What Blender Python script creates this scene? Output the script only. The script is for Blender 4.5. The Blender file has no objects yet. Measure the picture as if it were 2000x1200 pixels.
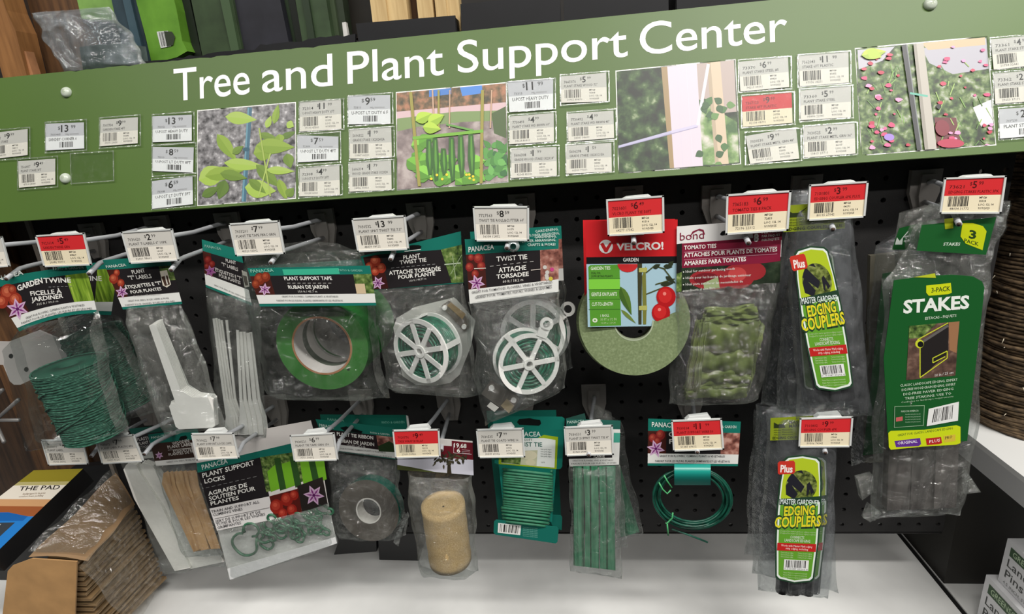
import bpy, math, random
from mathutils import Vector, Matrix, Euler
R = random.Random(7)
scene = bpy.context.scene
COL = scene.collection

# ------------------------------------------------------------------ camera
# world: X right, Z up, Y away; the pegboard's front face is the plane Y = 0.
F_PX = 1078.65
cam_d = bpy.data.cameras.new('camera')
cam_d.sensor_width = 36.0
cam_d.lens = 36.0 * F_PX / 2000.0
cam_d.clip_start = 0.02
cam = bpy.data.objects.new('camera', cam_d)
cam.location = (-0.01025, -0.68713, 0.08678)
cam.rotation_euler = (1.2589, 0.0770, 0.0896)
COL.objects.link(cam)
scene.camera = cam

# ------------------------------------------------------------------ light
world = bpy.data.worlds.new('store_ambient')
scene.world = world
world.use_nodes = True
world.node_tree.nodes['Background'].inputs[0].default_value = (0.93, 0.97, 1.0, 1)
world.node_tree.nodes['Background'].inputs[1].default_value = 0.04

def strip_lamp(x, y, z, sx, sy, power):
    d = bpy.data.lights.new('ceiling_strip_light', 'AREA')
    d.shape = 'RECTANGLE'; d.size = sx; d.size_y = sy; d.energy = power
    d.color = (1.0, 0.97, 0.92)
    o = bpy.data.objects.new('ceiling_strip_light', d)
    o.location = (x, y, z)
    COL.objects.link(o)
for (lx, ly, lp) in ((1.45, -1.5, 128), (-1.15, -1.5, 46), (1.6, -3.2, 84), (-1.2, -3.2, 42), (4.2, -3.2, 46)):
    strip_lamp(lx, ly, 2.1, 2.4, 0.16, lp)

vs = scene.view_settings
vs.view_transform = 'Standard'; vs.look = 'None'; vs.exposure = -0.17; vs.gamma = 1.0
vs.use_curve_mapping = False

# ------------------------------------------------------------------ helpers
CM = Euler((1.2589, 0.0770, 0.0896), 'XYZ').to_matrix()
CL = Vector((-0.01025, -0.68713, 0.08678))
YO = [0.0]   # depth offset of the package being built (how far back it hangs on its hook)
def ray(px, py):
    return CM @ Vector(((px - 1000) / F_PX, (600 - py) / F_PX, -1.0))
def at(px, py, Y):
    """point of the vertical plane at depth Y that is seen at px, py of the 2000 x 1200 frame"""
    d = ray(px, py); return CL + d * ((Y + YO[0] - CL.y) / d.y)
def at_z(px, py, Z):
    d = ray(px, py); return CL + d * ((Z - CL.z) / d.z)
def proj(p):
    c = CM.transposed() @ (Vector(p) - CL)
    return (1000 + F_PX * c.x / -c.z, 600 - F_PX * c.y / -c.z)
def mpp(px, py, Y):
    p = at(px, py, Y); return -(CM.transposed() @ (p - CL)).z / F_PX

class Plane:
    """a flat sheet standing in the scene: pt() gives its point for a measured position"""
    def __init__(s, o, n, bend=None):
        s.o = Vector(o); s.n = Vector(n).normalized(); s.bend = bend
    def pt(s, px, py, off=0.0):
        d = ray(px, py)
        o = s.o + s.n * (s.bend(px, py) if s.bend else 0.0) + s.n * off
        t = (o - CL).dot(s.n) / d.dot(s.n)
        return CL + d * t
def PY(Y, yaw=0.0, tilt=0.0, px=1000, py=600, bend=None):
    n = Vector((math.sin(math.radians(yaw)), -1, math.tan(math.radians(tilt))))
    return Plane(at(px, py, Y), n, bend)

def lin(c):
    def f(v):
        v /= 255.0
        return v / 12.92 if v <= 0.04045 else ((v + 0.055) / 1.055) ** 2.4
    return (f(c[0]), f(c[1]), f(c[2]), 1.0)

MATS = {}
def mat(c, rough=0.5, metal=0.0, key='', spec=0.5, noise=0.0, nscale=60.0, bump=0.0, bscale=300.0, emit=None):
    k = (c, rough, metal, key, spec, noise, nscale, bump, bscale)
    if k in MATS: return MATS[k]
    m = bpy.data.materials.new((key or 'paint') + '_%02x%02x%02x' % tuple(int(v) for v in c))
    m.use_nodes = True
    nt = m.node_tree; b = nt.nodes['Principled BSDF']
    b.inputs['Base Color'].default_value = lin(c)
    b.inputs['Roughness'].default_value = rough
    b.inputs['Metallic'].default_value = metal
    b.inputs['Specular IOR Level'].default_value = spec
    if noise or bump:
        tc = nt.nodes.new('ShaderNodeTexCoord')
    if noise:
        n = nt.nodes.new('ShaderNodeTexNoise'); n.inputs['Scale'].default_value = nscale; n.inputs['Detail'].default_value = 5
        r = nt.nodes.new('ShaderNodeValToRGB')
        a, z = lin(tuple(max(0, v * (1 - noise)) for v in c)), lin(tuple(min(255, v * (1 + noise)) for v in c))
        r.color_ramp.elements[0].color = a; r.color_ramp.elements[1].color = z
        r.color_ramp.elements[0].position = 0.3; r.color_ramp.elements[1].position = 0.7
        nt.links.new(tc.outputs['Object'], n.inputs['Vector'])
        nt.links.new(n.outputs['Fac'], r.inputs['Fac']); nt.links.new(r.outputs['Color'], b.inputs['Base Color'])
    if bump:
        n2 = nt.nodes.new('ShaderNodeTexNoise'); n2.inputs['Scale'].default_value = bscale; n2.inputs['Detail'].default_value = 4
        bp = nt.nodes.new('ShaderNodeBump'); bp.inputs['Strength'].default_value = bump; bp.inputs['Distance'].default_value = 0.002
        nt.links.new(tc.outputs['Object'], n2.inputs['Vector'])
        nt.links.new(n2.outputs['Fac'], bp.inputs['Height']); nt.links.new(bp.outputs['Normal'], b.inputs['Normal'])
    MATS[k] = m
    return m

def ramp_mat(name, scale, stops, rough=0.45, detail=6.0, stretch=(1, 1, 1), kind='noise', distort=0.0):
    """procedural multi colour print / grain"""
    if name in MATS: return MATS[name]
    m = bpy.data.materials.new(name); m.use_nodes = True
    nt = m.node_tree; b = nt.nodes['Principled BSDF']; b.inputs['Roughness'].default_value = rough
    tc = nt.nodes.new('ShaderNodeTexCoord'); mp = nt.nodes.new('ShaderNodeMapping'); mp.inputs['Scale'].default_value = stretch
    if kind == 'noise':
        n = nt.nodes.new('ShaderNodeTexNoise'); n.inputs['Detail'].default_value = detail; n.inputs['Distortion'].default_value = distort; out = 'Fac'
    elif kind == 'voronoi':
        n = nt.nodes.new('ShaderNodeTexVoronoi'); out = 'Distance'
    else:
        n = nt.nodes.new('ShaderNodeTexWave'); n.inputs['Distortion'].default_value = distort; n.inputs['Detail'].default_value = detail; out = 'Fac'
    n.inputs['Scale'].default_value = scale
    r = nt.nodes.new('ShaderNodeValToRGB'); els = r.color_ramp.elements
    while len(els) < len(stops): els.new(0.5)
    for e, (p, c) in zip(els, stops): e.position = p; e.color = lin(c)
    nt.links.new(tc.outputs['Object'], mp.inputs['Vector']); nt.links.new(mp.outputs['Vector'], n.inputs['Vector'])
    nt.links.new(n.outputs[out], r.inputs['Fac']); nt.links.new(r.outputs['Color'], b.inputs['Base Color'])
    MATS[name] = m
    return m

FILM_H, FILM_G = 0.5, 0.62
def film(name='clear_film', haze=0.07, tint=(240, 242, 242), gloss=0.16, rough=0.09, bump=0.55, bscale=38.0, hcol=(205, 205, 198)):
    haze *= FILM_H; gloss *= FILM_G; bscale *= 1.7
    if name in MATS: return MATS[name]
    m = bpy.data.materials.new(name); m.use_nodes = True
    nt = m.node_tree; nt.nodes.remove(nt.nodes['Principled BSDF']); out = nt.nodes['Material Output']
    tr = nt.nodes.new('ShaderNodeBsdfTransparent'); tr.inputs[0].default_value = lin(tint)
    gl = nt.nodes.new('ShaderNodeBsdfGlossy'); gl.inputs['Roughness'].default_value = rough
    df = nt.nodes.new('ShaderNodeBsdfDiffuse'); df.inputs[0].default_value = lin(hcol)
    tc = nt.nodes.new('ShaderNodeTexCoord')
    n = nt.nodes.new('ShaderNodeTexNoise'); n.inputs['Scale'].default_value = bscale; n.inputs['Detail'].default_value = 4.5; n.inputs['Distortion'].default_value = 1.6
    bp = nt.nodes.new('ShaderNodeBump'); bp.inputs['Strength'].default_value = bump; bp.inputs['Distance'].default_value = 0.02
    nt.links.new(tc.outputs['Object'], n.inputs['Vector']); nt.links.new(n.outputs['Fac'], bp.inputs['Height'])
    nt.links.new(bp.outputs['Normal'], gl.inputs['Normal'])
    hz = nt.nodes.new('ShaderNodeMapRange'); hz.inputs[1].default_value = 0.3; hz.inputs[2].default_value = 0.75
    hz.inputs[3].default_value = haze * 0.35; hz.inputs[4].default_value = haze * 1.9
    nt.links.new(n.outputs['Fac'], hz.inputs[0])
    m1 = nt.nodes.new('ShaderNodeMixShader'); m2 = nt.nodes.new('ShaderNodeMixShader')
    nt.links.new(hz.outputs[0], m1.inputs[0])
    nt.links.new(tr.outputs[0], m1.inputs[1]); nt.links.new(df.outputs[0], m1.inputs[2])
    m2.inputs[0].default_value = gloss
    nt.links.new(m1.outputs[0], m2.inputs[1]); nt.links.new(gl.outputs[0], m2.inputs[2])
    nt.links.new(m2.outputs[0], out.inputs['Surface'])
    MATS[name] = m
    return m

# ---- objects
def tag(o, label=None, cat=None, group=None, kind=None):
    if label: o['label'] = label
    if cat: o['category'] = cat
    if group: o['group'] = group
    if kind: o['kind'] = kind
    return o
def thing(name, label, cat, loc, group=None):
    o = bpy.data.objects.new(name, None); o.empty_display_size = 0.02
    o.location = loc; COL.objects.link(o)
    o['_w'] = tuple(loc)
    return tag(o, label, cat, group)
def wloc(o):
    v = Vector((0, 0, 0))
    while o is not None:
        v += o.location; o = o.parent
    return v

class MB:
    """collects polygons (world coordinates) and links them as ONE mesh object"""
    def __init__(s): s.v = []; s.f = []; s.m = []; s.mats = []; s.sm = []
    def mi(s, m):
        if m not in s.mats: s.mats.append(m)
        return s.mats.index(m)
    def add(s, vs, fs, m, smooth=False):
        b = len(s.v); k = s.mi(m)
        s.v += [tuple(p) for p in vs]
        for f in fs:
            s.f.append(tuple(i + b for i in f)); s.m.append(k); s.sm.append(smooth)
    def poly(s, pts, m): s.add(pts, [tuple(range(len(pts)))], m)
    def slab(s, pts, vec, m, side=None):
        n = len(pts); vec = Vector(vec)
        back = [Vector(p) + vec for p in pts]
        s.add(pts, [tuple(range(n))], m)
        s.add(list(pts) + back, [tuple(range(2 * n - 1, n - 1, -1))] + [(i, i + n, (i + 1) % n + n, (i + 1) % n) for i in range(n)], side or m)
    def box(s, x0, x1, y0, y1, z0, z1, m):
        v = [(x, y, z) for x in (x0, x1) for y in (y0, y1) for z in (z0, z1)]
        s.add(v, [(0, 1, 3, 2), (4, 6, 7, 5), (0, 4, 5, 1), (2, 3, 7, 6), (0, 2, 6, 4), (1, 5, 7, 3)], m)
    def tube(s, pts, r, m, seg=8, smooth=True, closed=False, rz=None):
        pts = [Vector(p) for p in pts]; n = len(pts); vs = []; prev = None
        for i, p in enumerate(pts):
            a = pts[(i - 1) % n] if (i > 0 or closed) else p
            b = pts[(i + 1) % n] if (i < n - 1 or closed) else p
            t = (b - a)
            t = t.normalized() if t.length > 1e-9 else Vector((0, 0, 1))
            if prev is None:
                u = t.orthogonal().normalized()
            else:
                u = prev - t * prev.dot(t)
                u = u.normalized() if u.length > 1e-6 else t.orthogonal().normalized()
            prev = u; w = t.cross(u)
            rr = r[i] if isinstance(r, (list, tuple)) else r
            r2 = rr if rz is None else rz
            for k in range(seg):
                an = 2 * math.pi * k / seg
                vs.append(p + u * (rr * math.cos(an)) + w * (r2 * math.sin(an)))
        fs = []
        rings = n if closed else n - 1
        for i in range(rings):
            j = (i + 1) % n
            for k in range(seg):
                fs.append((i * seg + k, i * seg + (k + 1) % seg, j * seg + (k + 1) % seg, j * seg + k))
        if not closed:
            fs.append(tuple(range(seg - 1, -1, -1))); fs.append(tuple((n - 1) * seg + k for k in range(seg)))
        s.add(vs, fs, m, smooth)
    def lathe(s, A, B, prof, m, seg=40, closed=True, smooth=True, mats=None):
        """prof: list of (t along A->B, radius in metres); closed loops the profile"""
        A = Vector(A); B = Vector(B); ax = (B - A); L = ax.length; ax = ax.normalized()
        u = ax.orthogonal().normalized(); w = ax.cross(u); n = len(prof); vs = []
        for (t, r) in prof:
            for k in range(seg):
                an = 2 * math.pi * k / seg
                vs.append(A + ax * (t * L) + (u * math.cos(an) + w * math.sin(an)) * r)
        for i in range(n if closed else n - 1):
            j = (i + 1) % n
            fs = [(i * seg + k, i * seg + (k + 1) % seg, j * seg + (k + 1) % seg, j * seg + k) for k in range(seg)]
            b = len(s.v)
            if i == 0: s.v += [tuple(p) for p in vs]; base = b
            k_ = s.mi(mats[i] if mats else m)
            for f in fs: s.f.append(tuple(q + base for q in f)); s.m.append(k_); s.sm.append(smooth)
    def grid(s, P, nu, nv, m, smooth=True):
        vs = [P(i / nu, j / nv) for j in range(nv + 1) for i in range(nu + 1)]
        s.add(vs, [(j * (nu + 1) + i, j * (nu + 1) + i + 1, (j + 1) * (nu + 1) + i + 1, (j + 1) * (nu + 1) + i) for j in range(nv) for i in range(nu)], m, smooth)
    def build(s, name, parent=None, loc=None):
        me = bpy.data.meshes.new(name)
        if parent is not None: o0 = wloc(parent)
        else:
            if loc is None:
                n = len(s.v); lo = [min(v[i] for v in s.v) for i in range(3)]; hi = [max(v[i] for v in s.v) for i in range(3)]
                loc = ((lo[0] + hi[0]) / 2, (lo[1] + hi[1]) / 2, lo[2])
            o0 = Vector(loc)
        me.from_pydata([(v[0] - o0.x, v[1] - o0.y, v[2] - o0.z) for v in s.v], [], s.f)
        for m in s.mats: me.materials.append(m)
        me.polygons.foreach_set('material_index', s.m); me.polygons.foreach_set('use_smooth', s.sm)
        me.update()
        o = bpy.data.objects.new(name, me); COL.objects.link(o)
        if parent is not None: o.parent = parent
        else: o.location = o0
        return o

# ---- lettering
_tc = {}
def glyphs(txt, bold=0.0, res=2):
    k = (txt, bold, res)
    if k in _tc: return _tc[k]
    c = bpy.data.curves.new('lettering', 'FONT'); c.body = txt; c.resolution_u = res; c.offset = bold; c.size = 1.0
    o = bpy.data.objects.new('lettering', c)
    me = bpy.data.meshes.new_from_object(o)
    vs = [(v.co.x, v.co.y) for v in me.vertices]; fs = [tuple(p.vertices) for p in me.polygons]
    bpy.data.objects.remove(o); bpy.data.meshes.remove(me); bpy.data.curves.remove(c)
    if not vs: vs = [(0, 0), (1, 0), (0, 1)]
    x0 = min(v[0] for v in vs); x1 = max(v[0] for v in vs); w = max(x1 - x0, 1e-4)
    r = ([((x - x0) / w, y / CAPH) for x, y in vs], fs, w / CAPH)
    _tc[k] = r
    return r
CAPH = 1.0
def _cap():
    vs = glyphs('H')[0]; return max(v[1] for v in vs)
CAPH = _cap(); _tc.clear()

class Card:
    """a printed sheet given by its four corners TL TR BR BL (frame positions) lying on a Plane"""
    def __init__(s, tl, tr, br, bl, plane, bow=0.0):
        s.q = (tl, tr, br, bl); s.pl = plane; s.bow = bow; s.mb = MB(); s.k = 0
    def px(s, u, v):
        (a, b, c, d) = s.q
        x = (a[0] * (1 - u) + b[0] * u) * (1 - v) + (d[0] * (1 - u) + c[0] * u) * v
        y = (a[1] * (1 - u) + b[1] * u) * (1 - v) + (d[1] * (1 - u) + c[1] * u) * v
        return (x, y - s.bow * 4 * u * (1 - u) * (0.25 + 0.75 * v))
    def off(s):
        s.k += 1; return 0.0002 + 0.000012 * s.k
    def sheet(s, color, nu=8, nv=6, thick=0.0004, rough=0.4, m=None, hole=None):
        mb = MB(); m = m or mat(color, rough)
        g = lambda o: (lambda u, v: s.pl.pt(*s.px(u, v), o))
        mb.grid(g(0.0), nu, nv, m, False); mb.grid(lambda u, v: s.pl.pt(*s.px(1 - u, v), -thick), nu, nv, m, False)
        return mb
    def rect(s, color, u0, v0, u1, v1, m=None, n=6):
        m = m or mat(color, 0.4); o = s.off()
        s.mb.grid(lambda u, v: s.pl.pt(*s.px(u0 + (u1 - u0) * u, v0 + (v1 - v0) * v), o), n, 2, m, False)
    def upoly(s, color, uv, m=None):
        o = s.off(); s.mb.poly([s.pl.pt(*s.px(u, v), o) for u, v in uv], m or mat(color, 0.4))
    def keep(s, p):
        """hold a printed point inside the sheet"""
        (a, b, c, d) = s.q; u = (p[0] - (a[0] + d[0]) / 2) / ((b[0] + c[0] - a[0] - d[0]) / 2); u = min(.993, max(.007, u))
        t, e = s.px(u, 0), s.px(u, 1); v = min(.99, max(.01, (p[1] - t[1]) / (e[1] - t[1]))); return s.px(u, v)
    clip = False
    def poly(s, color, pts, m=None):
        if s.clip: pts = [s.keep(p) for p in pts]
        o = s.off(); s.mb.poly([s.pl.pt(x, y, o) for x, y in pts], m or mat(color, 0.4))
    def disc(s, color, x, y, rx, ry=None, n=14, m=None, a0=0, a1=2 * math.pi):
        ry = ry or rx
        s.poly(color, [(x + rx * math.cos(a0 + (a1 - a0) * i / n), y + ry * math.sin(a0 + (a1 - a0) * i / n)) for i in range(n + (a1 - a0 < 6.2))], m)
    def line(s, color, p0, p1, w):
        dx, dy = p1[0] - p0[0], p1[1] - p0[1]; L = math.hypot(dx, dy) or 1; nx, ny = -dy / L * w / 2, dx / L * w / 2
        s.poly(color, [(p0[0] + nx, p0[1] + ny), (p1[0] + nx, p1[1] + ny), (p1[0] - nx, p1[1] - ny), (p0[0] - nx, p0[1] - ny)])
    def text(s, txt, p0, p1, cap, color=(240, 238, 232), bold=0.012, up=None, res=1, arc=0.0):
        """p0, p1: ends of the baseline; cap: height of a capital letter"""
        if cap < 9.6: bold *= 0.6
        if cap > 6: res = max(res, 2)
        vs, fs, asp = glyphs(txt, bold, res)
        if up is None:
            (a, b, c, d) = s.q
            up = ((a[0] - d[0]), (a[1] - d[1])); L = math.hypot(*up); up = (up[0] / L, up[1] / L)
        o = s.off(); m = mat(color, 0.4)
        pts = [s.pl.pt(p0[0] + (p1[0] - p0[0]) * x + up[0] * cap * y, p0[1] + (p1[1] - p0[1]) * x + up[1] * cap * y - arc * 4 * x * (1 - x), o) for x, y in vs]
        s.mb.add(pts, fs, m)
    def barcode(s, q, color=(40, 37, 35), n=17, seed=0):
        """q: four corners TL TR BR BL"""
        rr = random.Random(seed); x = 0.0; o = s.off(); m = mat(color, 0.5)
        def P(u, v):
            a, b, c, d = q
            return s.pl.pt((a[0] * (1 - u) + b[0] * u) * (1 - v) + (d[0] * (1 - u) + c[0] * u) * v, (a[1] * (1 - u) + b[1] * u) * (1 - v) + (d[1] * (1 - u) + c[1] * u) * v, o)
        w = [rr.choice((1, 1, 2, 3)) for _ in range(2 * n)]; T = sum(w)
        for i in range(n):
            u0 = sum(w[:2 * i]) / T; u1 = u0 + w[2 * i] / T
            s.mb.poly([P(u0, 0), P(u1, 0), P(u1, 1), P(u0, 1)], m)
    def lily(s, x, y, r, rot=0.3, squash=1.0, outer=(208, 172, 204), inner=(132, 54, 126)):
        for ring, (rr, col, wd) in enumerate(((1.0, outer, 0.25), (0.74, inner, 0.09))):
            for k in range(6):
                a = rot + k * math.pi / 3; ca, sa = math.cos(a), math.sin(a)
                pts = [(0, 0), (0.45 * rr, wd), (rr, 0), (0.45 * rr, -wd)]
                s.poly(col, [(x + r * (p * ca - q * sa), y + squash * r * (p * sa + q * ca)) for p, q in pts])
        s.disc((90, 25, 90), x, y, r * 0.14)
    def tomatoes(s, spots, base=(150, 50, 32), hi=(206, 110, 78)):
        for (x, y, r) in spots:
            s.disc(base, x, y, r, r * 1.1); s.disc(tuple((a + b) // 2 for a, b in zip(base, hi)), x - r * .12, y - r * .15, r * .66, r * .7); s.disc(hi, x - r * .2, y - r * .25, r * .32)
    def finish(s, parent, name='print'):
        if s.mb.f: return s.mb.build(name, parent)

def bag(parent, q, Y, dep, name='bag', nu=20, nv=24, wr=0.0022, seed=1, m=None, edge=2.0, neck=0.25, seam=True, yaw=0.0, back=True, crease=3):
    """a pillow of clear film: front and back sheets that meet at the seams, with creases"""
    nu, nv = max(nu, 24), max(nv, 38)
    rr = random.Random(seed); m = m or film(); pl = PY(Y, yaw, 0, *q[0])
    ph = [rr.uniform(0, 6.28) for _ in range(8)]; fx = [rr.uniform(2, 5) for _ in range(4)]; fy = [rr.uniform(2, 7) for _ in range(4)]
    cr = [(rr.uniform(.15, .85), rr.uniform(-.25, .25), rr.uniform(.02, .05), rr.uniform(.0, .5), rr.uniform(.5, 1.0), rr.uniform(.0012, .003)) for _ in range(crease)]
    hc = [(rr.uniform(.08, .9), rr.uniform(-.35, .35), rr.uniform(.014, .03), rr.uniform(0, .55), rr.uniform(.25, .6), rr.uniform(.0006, .0016)) for _ in range(crease * 2)]
    c = Card(q[0], q[1], q[2], q[3], pl)
    def prof(u, v):
        a = min(1.0, 6.5 * u, 6.5 * (1 - u)); b = min(1.0, neck + v * 9.0); d = min(1.0, (1 - v) * 11.0)
        return max(0.0, a) ** 0.55 * b * max(0.0, d) ** 0.55
    def wob(u, v):
        return (math.sin(fx[0] * 2 * u + fy[0] * v * 2 + ph[0]) + math.sin(fx[1] * 3 * u - fy[1] * 2 * v + ph[1]) + .7 * math.sin(fx[2] * 7 * u + fy[2] * v + ph[2])) / 2.7
    def ridge(u, v):
        s = 0.0
        for (u0, sl, w, v0, v1, h) in cr:
            if v0 < v < v1: s += h * math.exp(-((u - u0 - sl * (v - v0)) / w) ** 2) * math.sin(math.pi * (v - v0) / (v1 - v0))
        for (v0, sl, w, u0, du, h) in hc:
            if u0 < u < u0 + du: s += h * math.exp(-((v - v0 - sl * (u - u0)) / w) ** 2) * math.sin(math.pi * (u - u0) / du)
        return s
    def P(sg):
        def f(u, v):
            x, y = c.px(u, v)
            ex = edge * (math.sin(v * 9 + ph[4]) + .6 * math.sin(v * 21 + ph[5])) * (1 - 2 * u if abs(u - .5) > .45 else 0) * 1.2
            ey = edge * (math.sin(u * 8 + ph[6]) + .7 * math.sin(u * 19 + ph[7])) * (1 if v > .99 else 0)
            b = prof(u, v)
            o = sg * dep * b + wr * wob(u, v) * (0.3 + .7 * b) + (ridge(u, v) if sg > 0 else 0)
            p = pl.pt(x + ex, y + ey, 0.0)
            return p + pl.n * o
        return f
    mb = MB()
    mb.grid(P(1), nu, nv, m)
    if back: mb.grid(P(-0.6), nu, nv, m)
    if seam:
        ms = film('seam_film', haze=0.24, gloss=0.16, bump=0.4)
        f = P(1)
        def strip(path, d):
            a = [f(*p) for p in path]; b = [f(p[0] + d[0], p[1] + d[1]) for p in path]
            n = pl.n * 0.0007; L = len(a)
            mb.add([x + n for x in a] + [x + n for x in b], [(i, i + 1, L + i + 1, L + i) for i in range(L - 1)], ms, True)
        strip([(0, j / nv) for j in range(nv + 1)], (0.024, 0)); strip([(1, j / nv) for j in range(nv + 1)], (-0.024, 0))
        strip([(i / nu, 1) for i in range(nu + 1)], (0, -0.025))
    return mb.build(name, parent)

def px_poly(pts, Y): return [at(x, y, Y) for x, y in pts]
def prism(parent, name, pts, Y, thick, m, side=None):
    """solid piece with a given outline, front at depth Y"""
    mb = MB(); mb.slab(px_poly(pts, Y), (0, thick, 0), m, side); return mb.build(name, parent)
def lerp(a, b, t): return tuple(x + (y - x) * t for x, y in zip(a, b))

# ================================================================== setting
BX0, BX1, BZ0, BZ1 = -0.7335, 0.4895, -0.4975, 0.085
def pegboard():
    P = 0.0254; mb = MB(); m = mat((27, 26, 26), 0.6, noise=0.2, nscale=25, bump=0.15, bscale=900, key='black_board', spec=0.35); dk = mat((10, 10, 10), 0.8)
    cols = range(-29, 20); rows = range(-3, 20)
    r = 0.0031; T = 0.004
    for c in cols:
        for w in rows:
            x, z = c * P, -w * P
            x0, x1, z0, z1 = max(BX0, x - P / 2), min(BX1, x + P / 2), max(BZ0, z - P / 2), min(BZ1, z + P / 2)
            if x1 <= x0 or z1 <= z0: continue
            if not (x0 < x - r and x1 > x + r and z0 < z - r and z1 > z + r):
                mb.add([(x0, 0, z0), (x1, 0, z0), (x1, 0, z1), (x0, 0, z1)], [(0, 1, 2, 3)], m); continue
            o = [(x0, z0), (x, z0), (x1, z0), (x1, z), (x1, z1), (x, z1), (x0, z1), (x0, z)]
            i = [(x + r * math.cos(-2.356 + k * .7854), z + r * math.sin(-2.356 + k * .7854)) for k in range(8)]
            vs = [(a, 0, b) for a, b in o] + [(a, 0, b) for a, b in i] + [(a, T, b) for a, b in i]
            mb.add(vs, [(k, (k + 1) % 8, 8 + (k + 1) % 8, 8 + k) for k in range(8)] + [(8 + k, 8 + (k + 1) % 8, 16 + (k + 1) % 8, 16 + k) for k in range(8)], m)
    mb.box(BX0 + .01, BX1 - .03, 0.014, 0.016, BZ0 + 0.03, BZ1, dk)  # dark backing sheet added unseen behind the board so its holes stay black
    # turned edges
    mb.box(BX0, BX1, 0.0002, T, BZ0 - 0.001, BZ0, m); mb.box(BX1, BX1 + 0.001, 0.0002, T, BZ0, BZ1, m); mb.box(BX0 - 0.001, BX0, 0.0002, T, BZ0, BZ1, m)
    o = mb.build('pegboard_panel', loc=(0, 0, BZ0))
    tag(o, 'black perforated pegboard panel carrying the rows of hooks', 'pegboard')
pegboard()

DZ = -0.602
def struct(name, fn, label=None):
    mb = MB(); fn(mb); o = mb.build(name); o['kind'] = 'structure'
    if label: o['label'] = label
    return o
white_deck = mat((226, 226, 224), 0.42, noise=0.05, nscale=8, key='white_enamel')
dark = mat((18, 17, 17), 0.7, key='dark_steel'); black = mat((14, 14, 15), 0.55, key='black_plastic')
struct('floor', lambda b: b.box(-1.6, 0.5085, -0.12, 0.40, DZ - 0.03, DZ, white_deck), 'white enamelled base deck under the pegboard')
struct('floor.001', lambda b: b.box(0.5165, 1.6, -0.12, 0.40, DZ - 0.03, DZ, white_deck), 'white enamelled base deck of the neighbouring bay')
struct('trim_1', lambda b: b.box(0.5085, 0.5165, -0.12, 0.40, DZ - 0.04, DZ - 0.002, mat((14, 14, 14), 0.6)), 'black seam between the two base decks')
struct('wall_back', lambda b: b.box(-1.8, 1.8, 0.40, 0.42, -0.8, 1.2, mat((34, 31, 28), 0.7, noise=0.2, nscale=6)), 'dark back panel behind the shelves')
# dark panels added in place of the shade under the next bay's shelf
struct('shade_panel_right', lambda b: (b.box(0.5175, 1.6, 0.016, 0.02, DZ, -0.383, mat((38, 36, 32), 0.6, key='lower_panel')), b.box(0.5175, 0.5205, 0.02, 0.398, DZ, -0.383, mat((38, 36, 32), 0.6, key='lower_panel'))), 'dark panel standing in for the shade below the neighbouring shelf')

def side_shelf():
    t = thing('side_shelf', 'white steel shelf to the right that carries the jute roll', 'shelf', (0.8, 0.1, -0.385))
    mb = MB(); mb.box(0.5045, 1.5, -0.17, 0.36, -0.352, -0.345, mat((214, 214, 212), 0.4, key='shelf_white')); mb.build('shelf_board', t)
    mb = MB(); mb.box(0.5045, 0.508, -0.17, 0.36, -0.381, -0.352, mat((190, 190, 190), 0.4, key='shelf_edge')); mb.build('side_flange', t)
    mb = MB(); mb.box(0.508, 1.5, -0.17, -0.166, -0.385, -0.352, mat((190, 190, 190), 0.4, key='shelf_edge')); mb.build('front_lip', t)
side_shelf()

# ------------------------------------------------------------------ sign
TAU = math.radians(21)
SN = Vector((0, -math.cos(TAU), math.sin(TAU)))
SP = Plane((0, -0.06, 0.0255), SN)
GREEN = (74, 101, 40)
sign = thing('sign_board', 'long green tilted sign reading Tree and Plant Support Center', 'sign', (-0.1, -0.05, 0.0255))
def sign_panel():
    mb = MB(); U = Vector((0, math.sin(TAU), math.cos(TAU)))
    hts = 0.1845
    m = mat(GREEN, 0.42, noise=0.05, nscale=3, key='sign_green', spec=0.4)
    a = Vector((-1.05, -0.06, 0.0255)); b = Vector((0.68, -0.06, 0.0255))
    # chipped top edge
    top = []; n = 240
    for i in range(n + 1):
        x = b.x + (a.x - b.x) * i / n
        chip = R.choice((0, 0, 0, 0, -0.0006, 0, -0.0015)) if -0.62 < x < -0.25 else 0.0
        top.append(Vector((x, -0.06, 0.0255)) + U * (hts + chip))
    mb.slab([a, b] + top, -SN * 0.003, m, mat((120, 148, 84), 0.4))
    mb.build('panel', sign)
sign_panel()
def sign_text():
    for word, x0, x1 in (('Tree', 340, 488), ('and', 512, 650), ('Plant', 679, 867), ('Support', 894, 1226), ('Center', 1250, 1538)):
        yb = lambda x: 197.5 - (x - 340) * 0.0989
        c = Card((338, 133), (1538, 20), (1538, 80), (338, 195), SP)
        c.text(word, (x0, yb(x0)), (x1, yb(x1)), 62, (240, 238, 240), bold=0.004, up=(-0.02, -1.0), res=5)
        c.finish(sign, 'lettering')
sign_text()
def rivet(x, y):
    mb = MB(); p = SP.pt(x, y, 0.0); r = 0.0065
    mb.lathe(p, p + SN * 0.005, [(0, r), (0.4, r * 1.0), (0.8, r * .75), (1.0, r * .35)], mat((196, 205, 190), 0.18, key='clear_rivet'), 20, False)
    mb.lathe(p + SN * 0.0049, p + SN * 0.0052, [(0, r * .36), (1, 0.0002)], mat((170, 180, 160), 0.2), 16, False)
    o = mb.build('rivet', sign)
for xy in ((131, 181), (129, 349), (1816, 9)): rivet(*xy)

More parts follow.
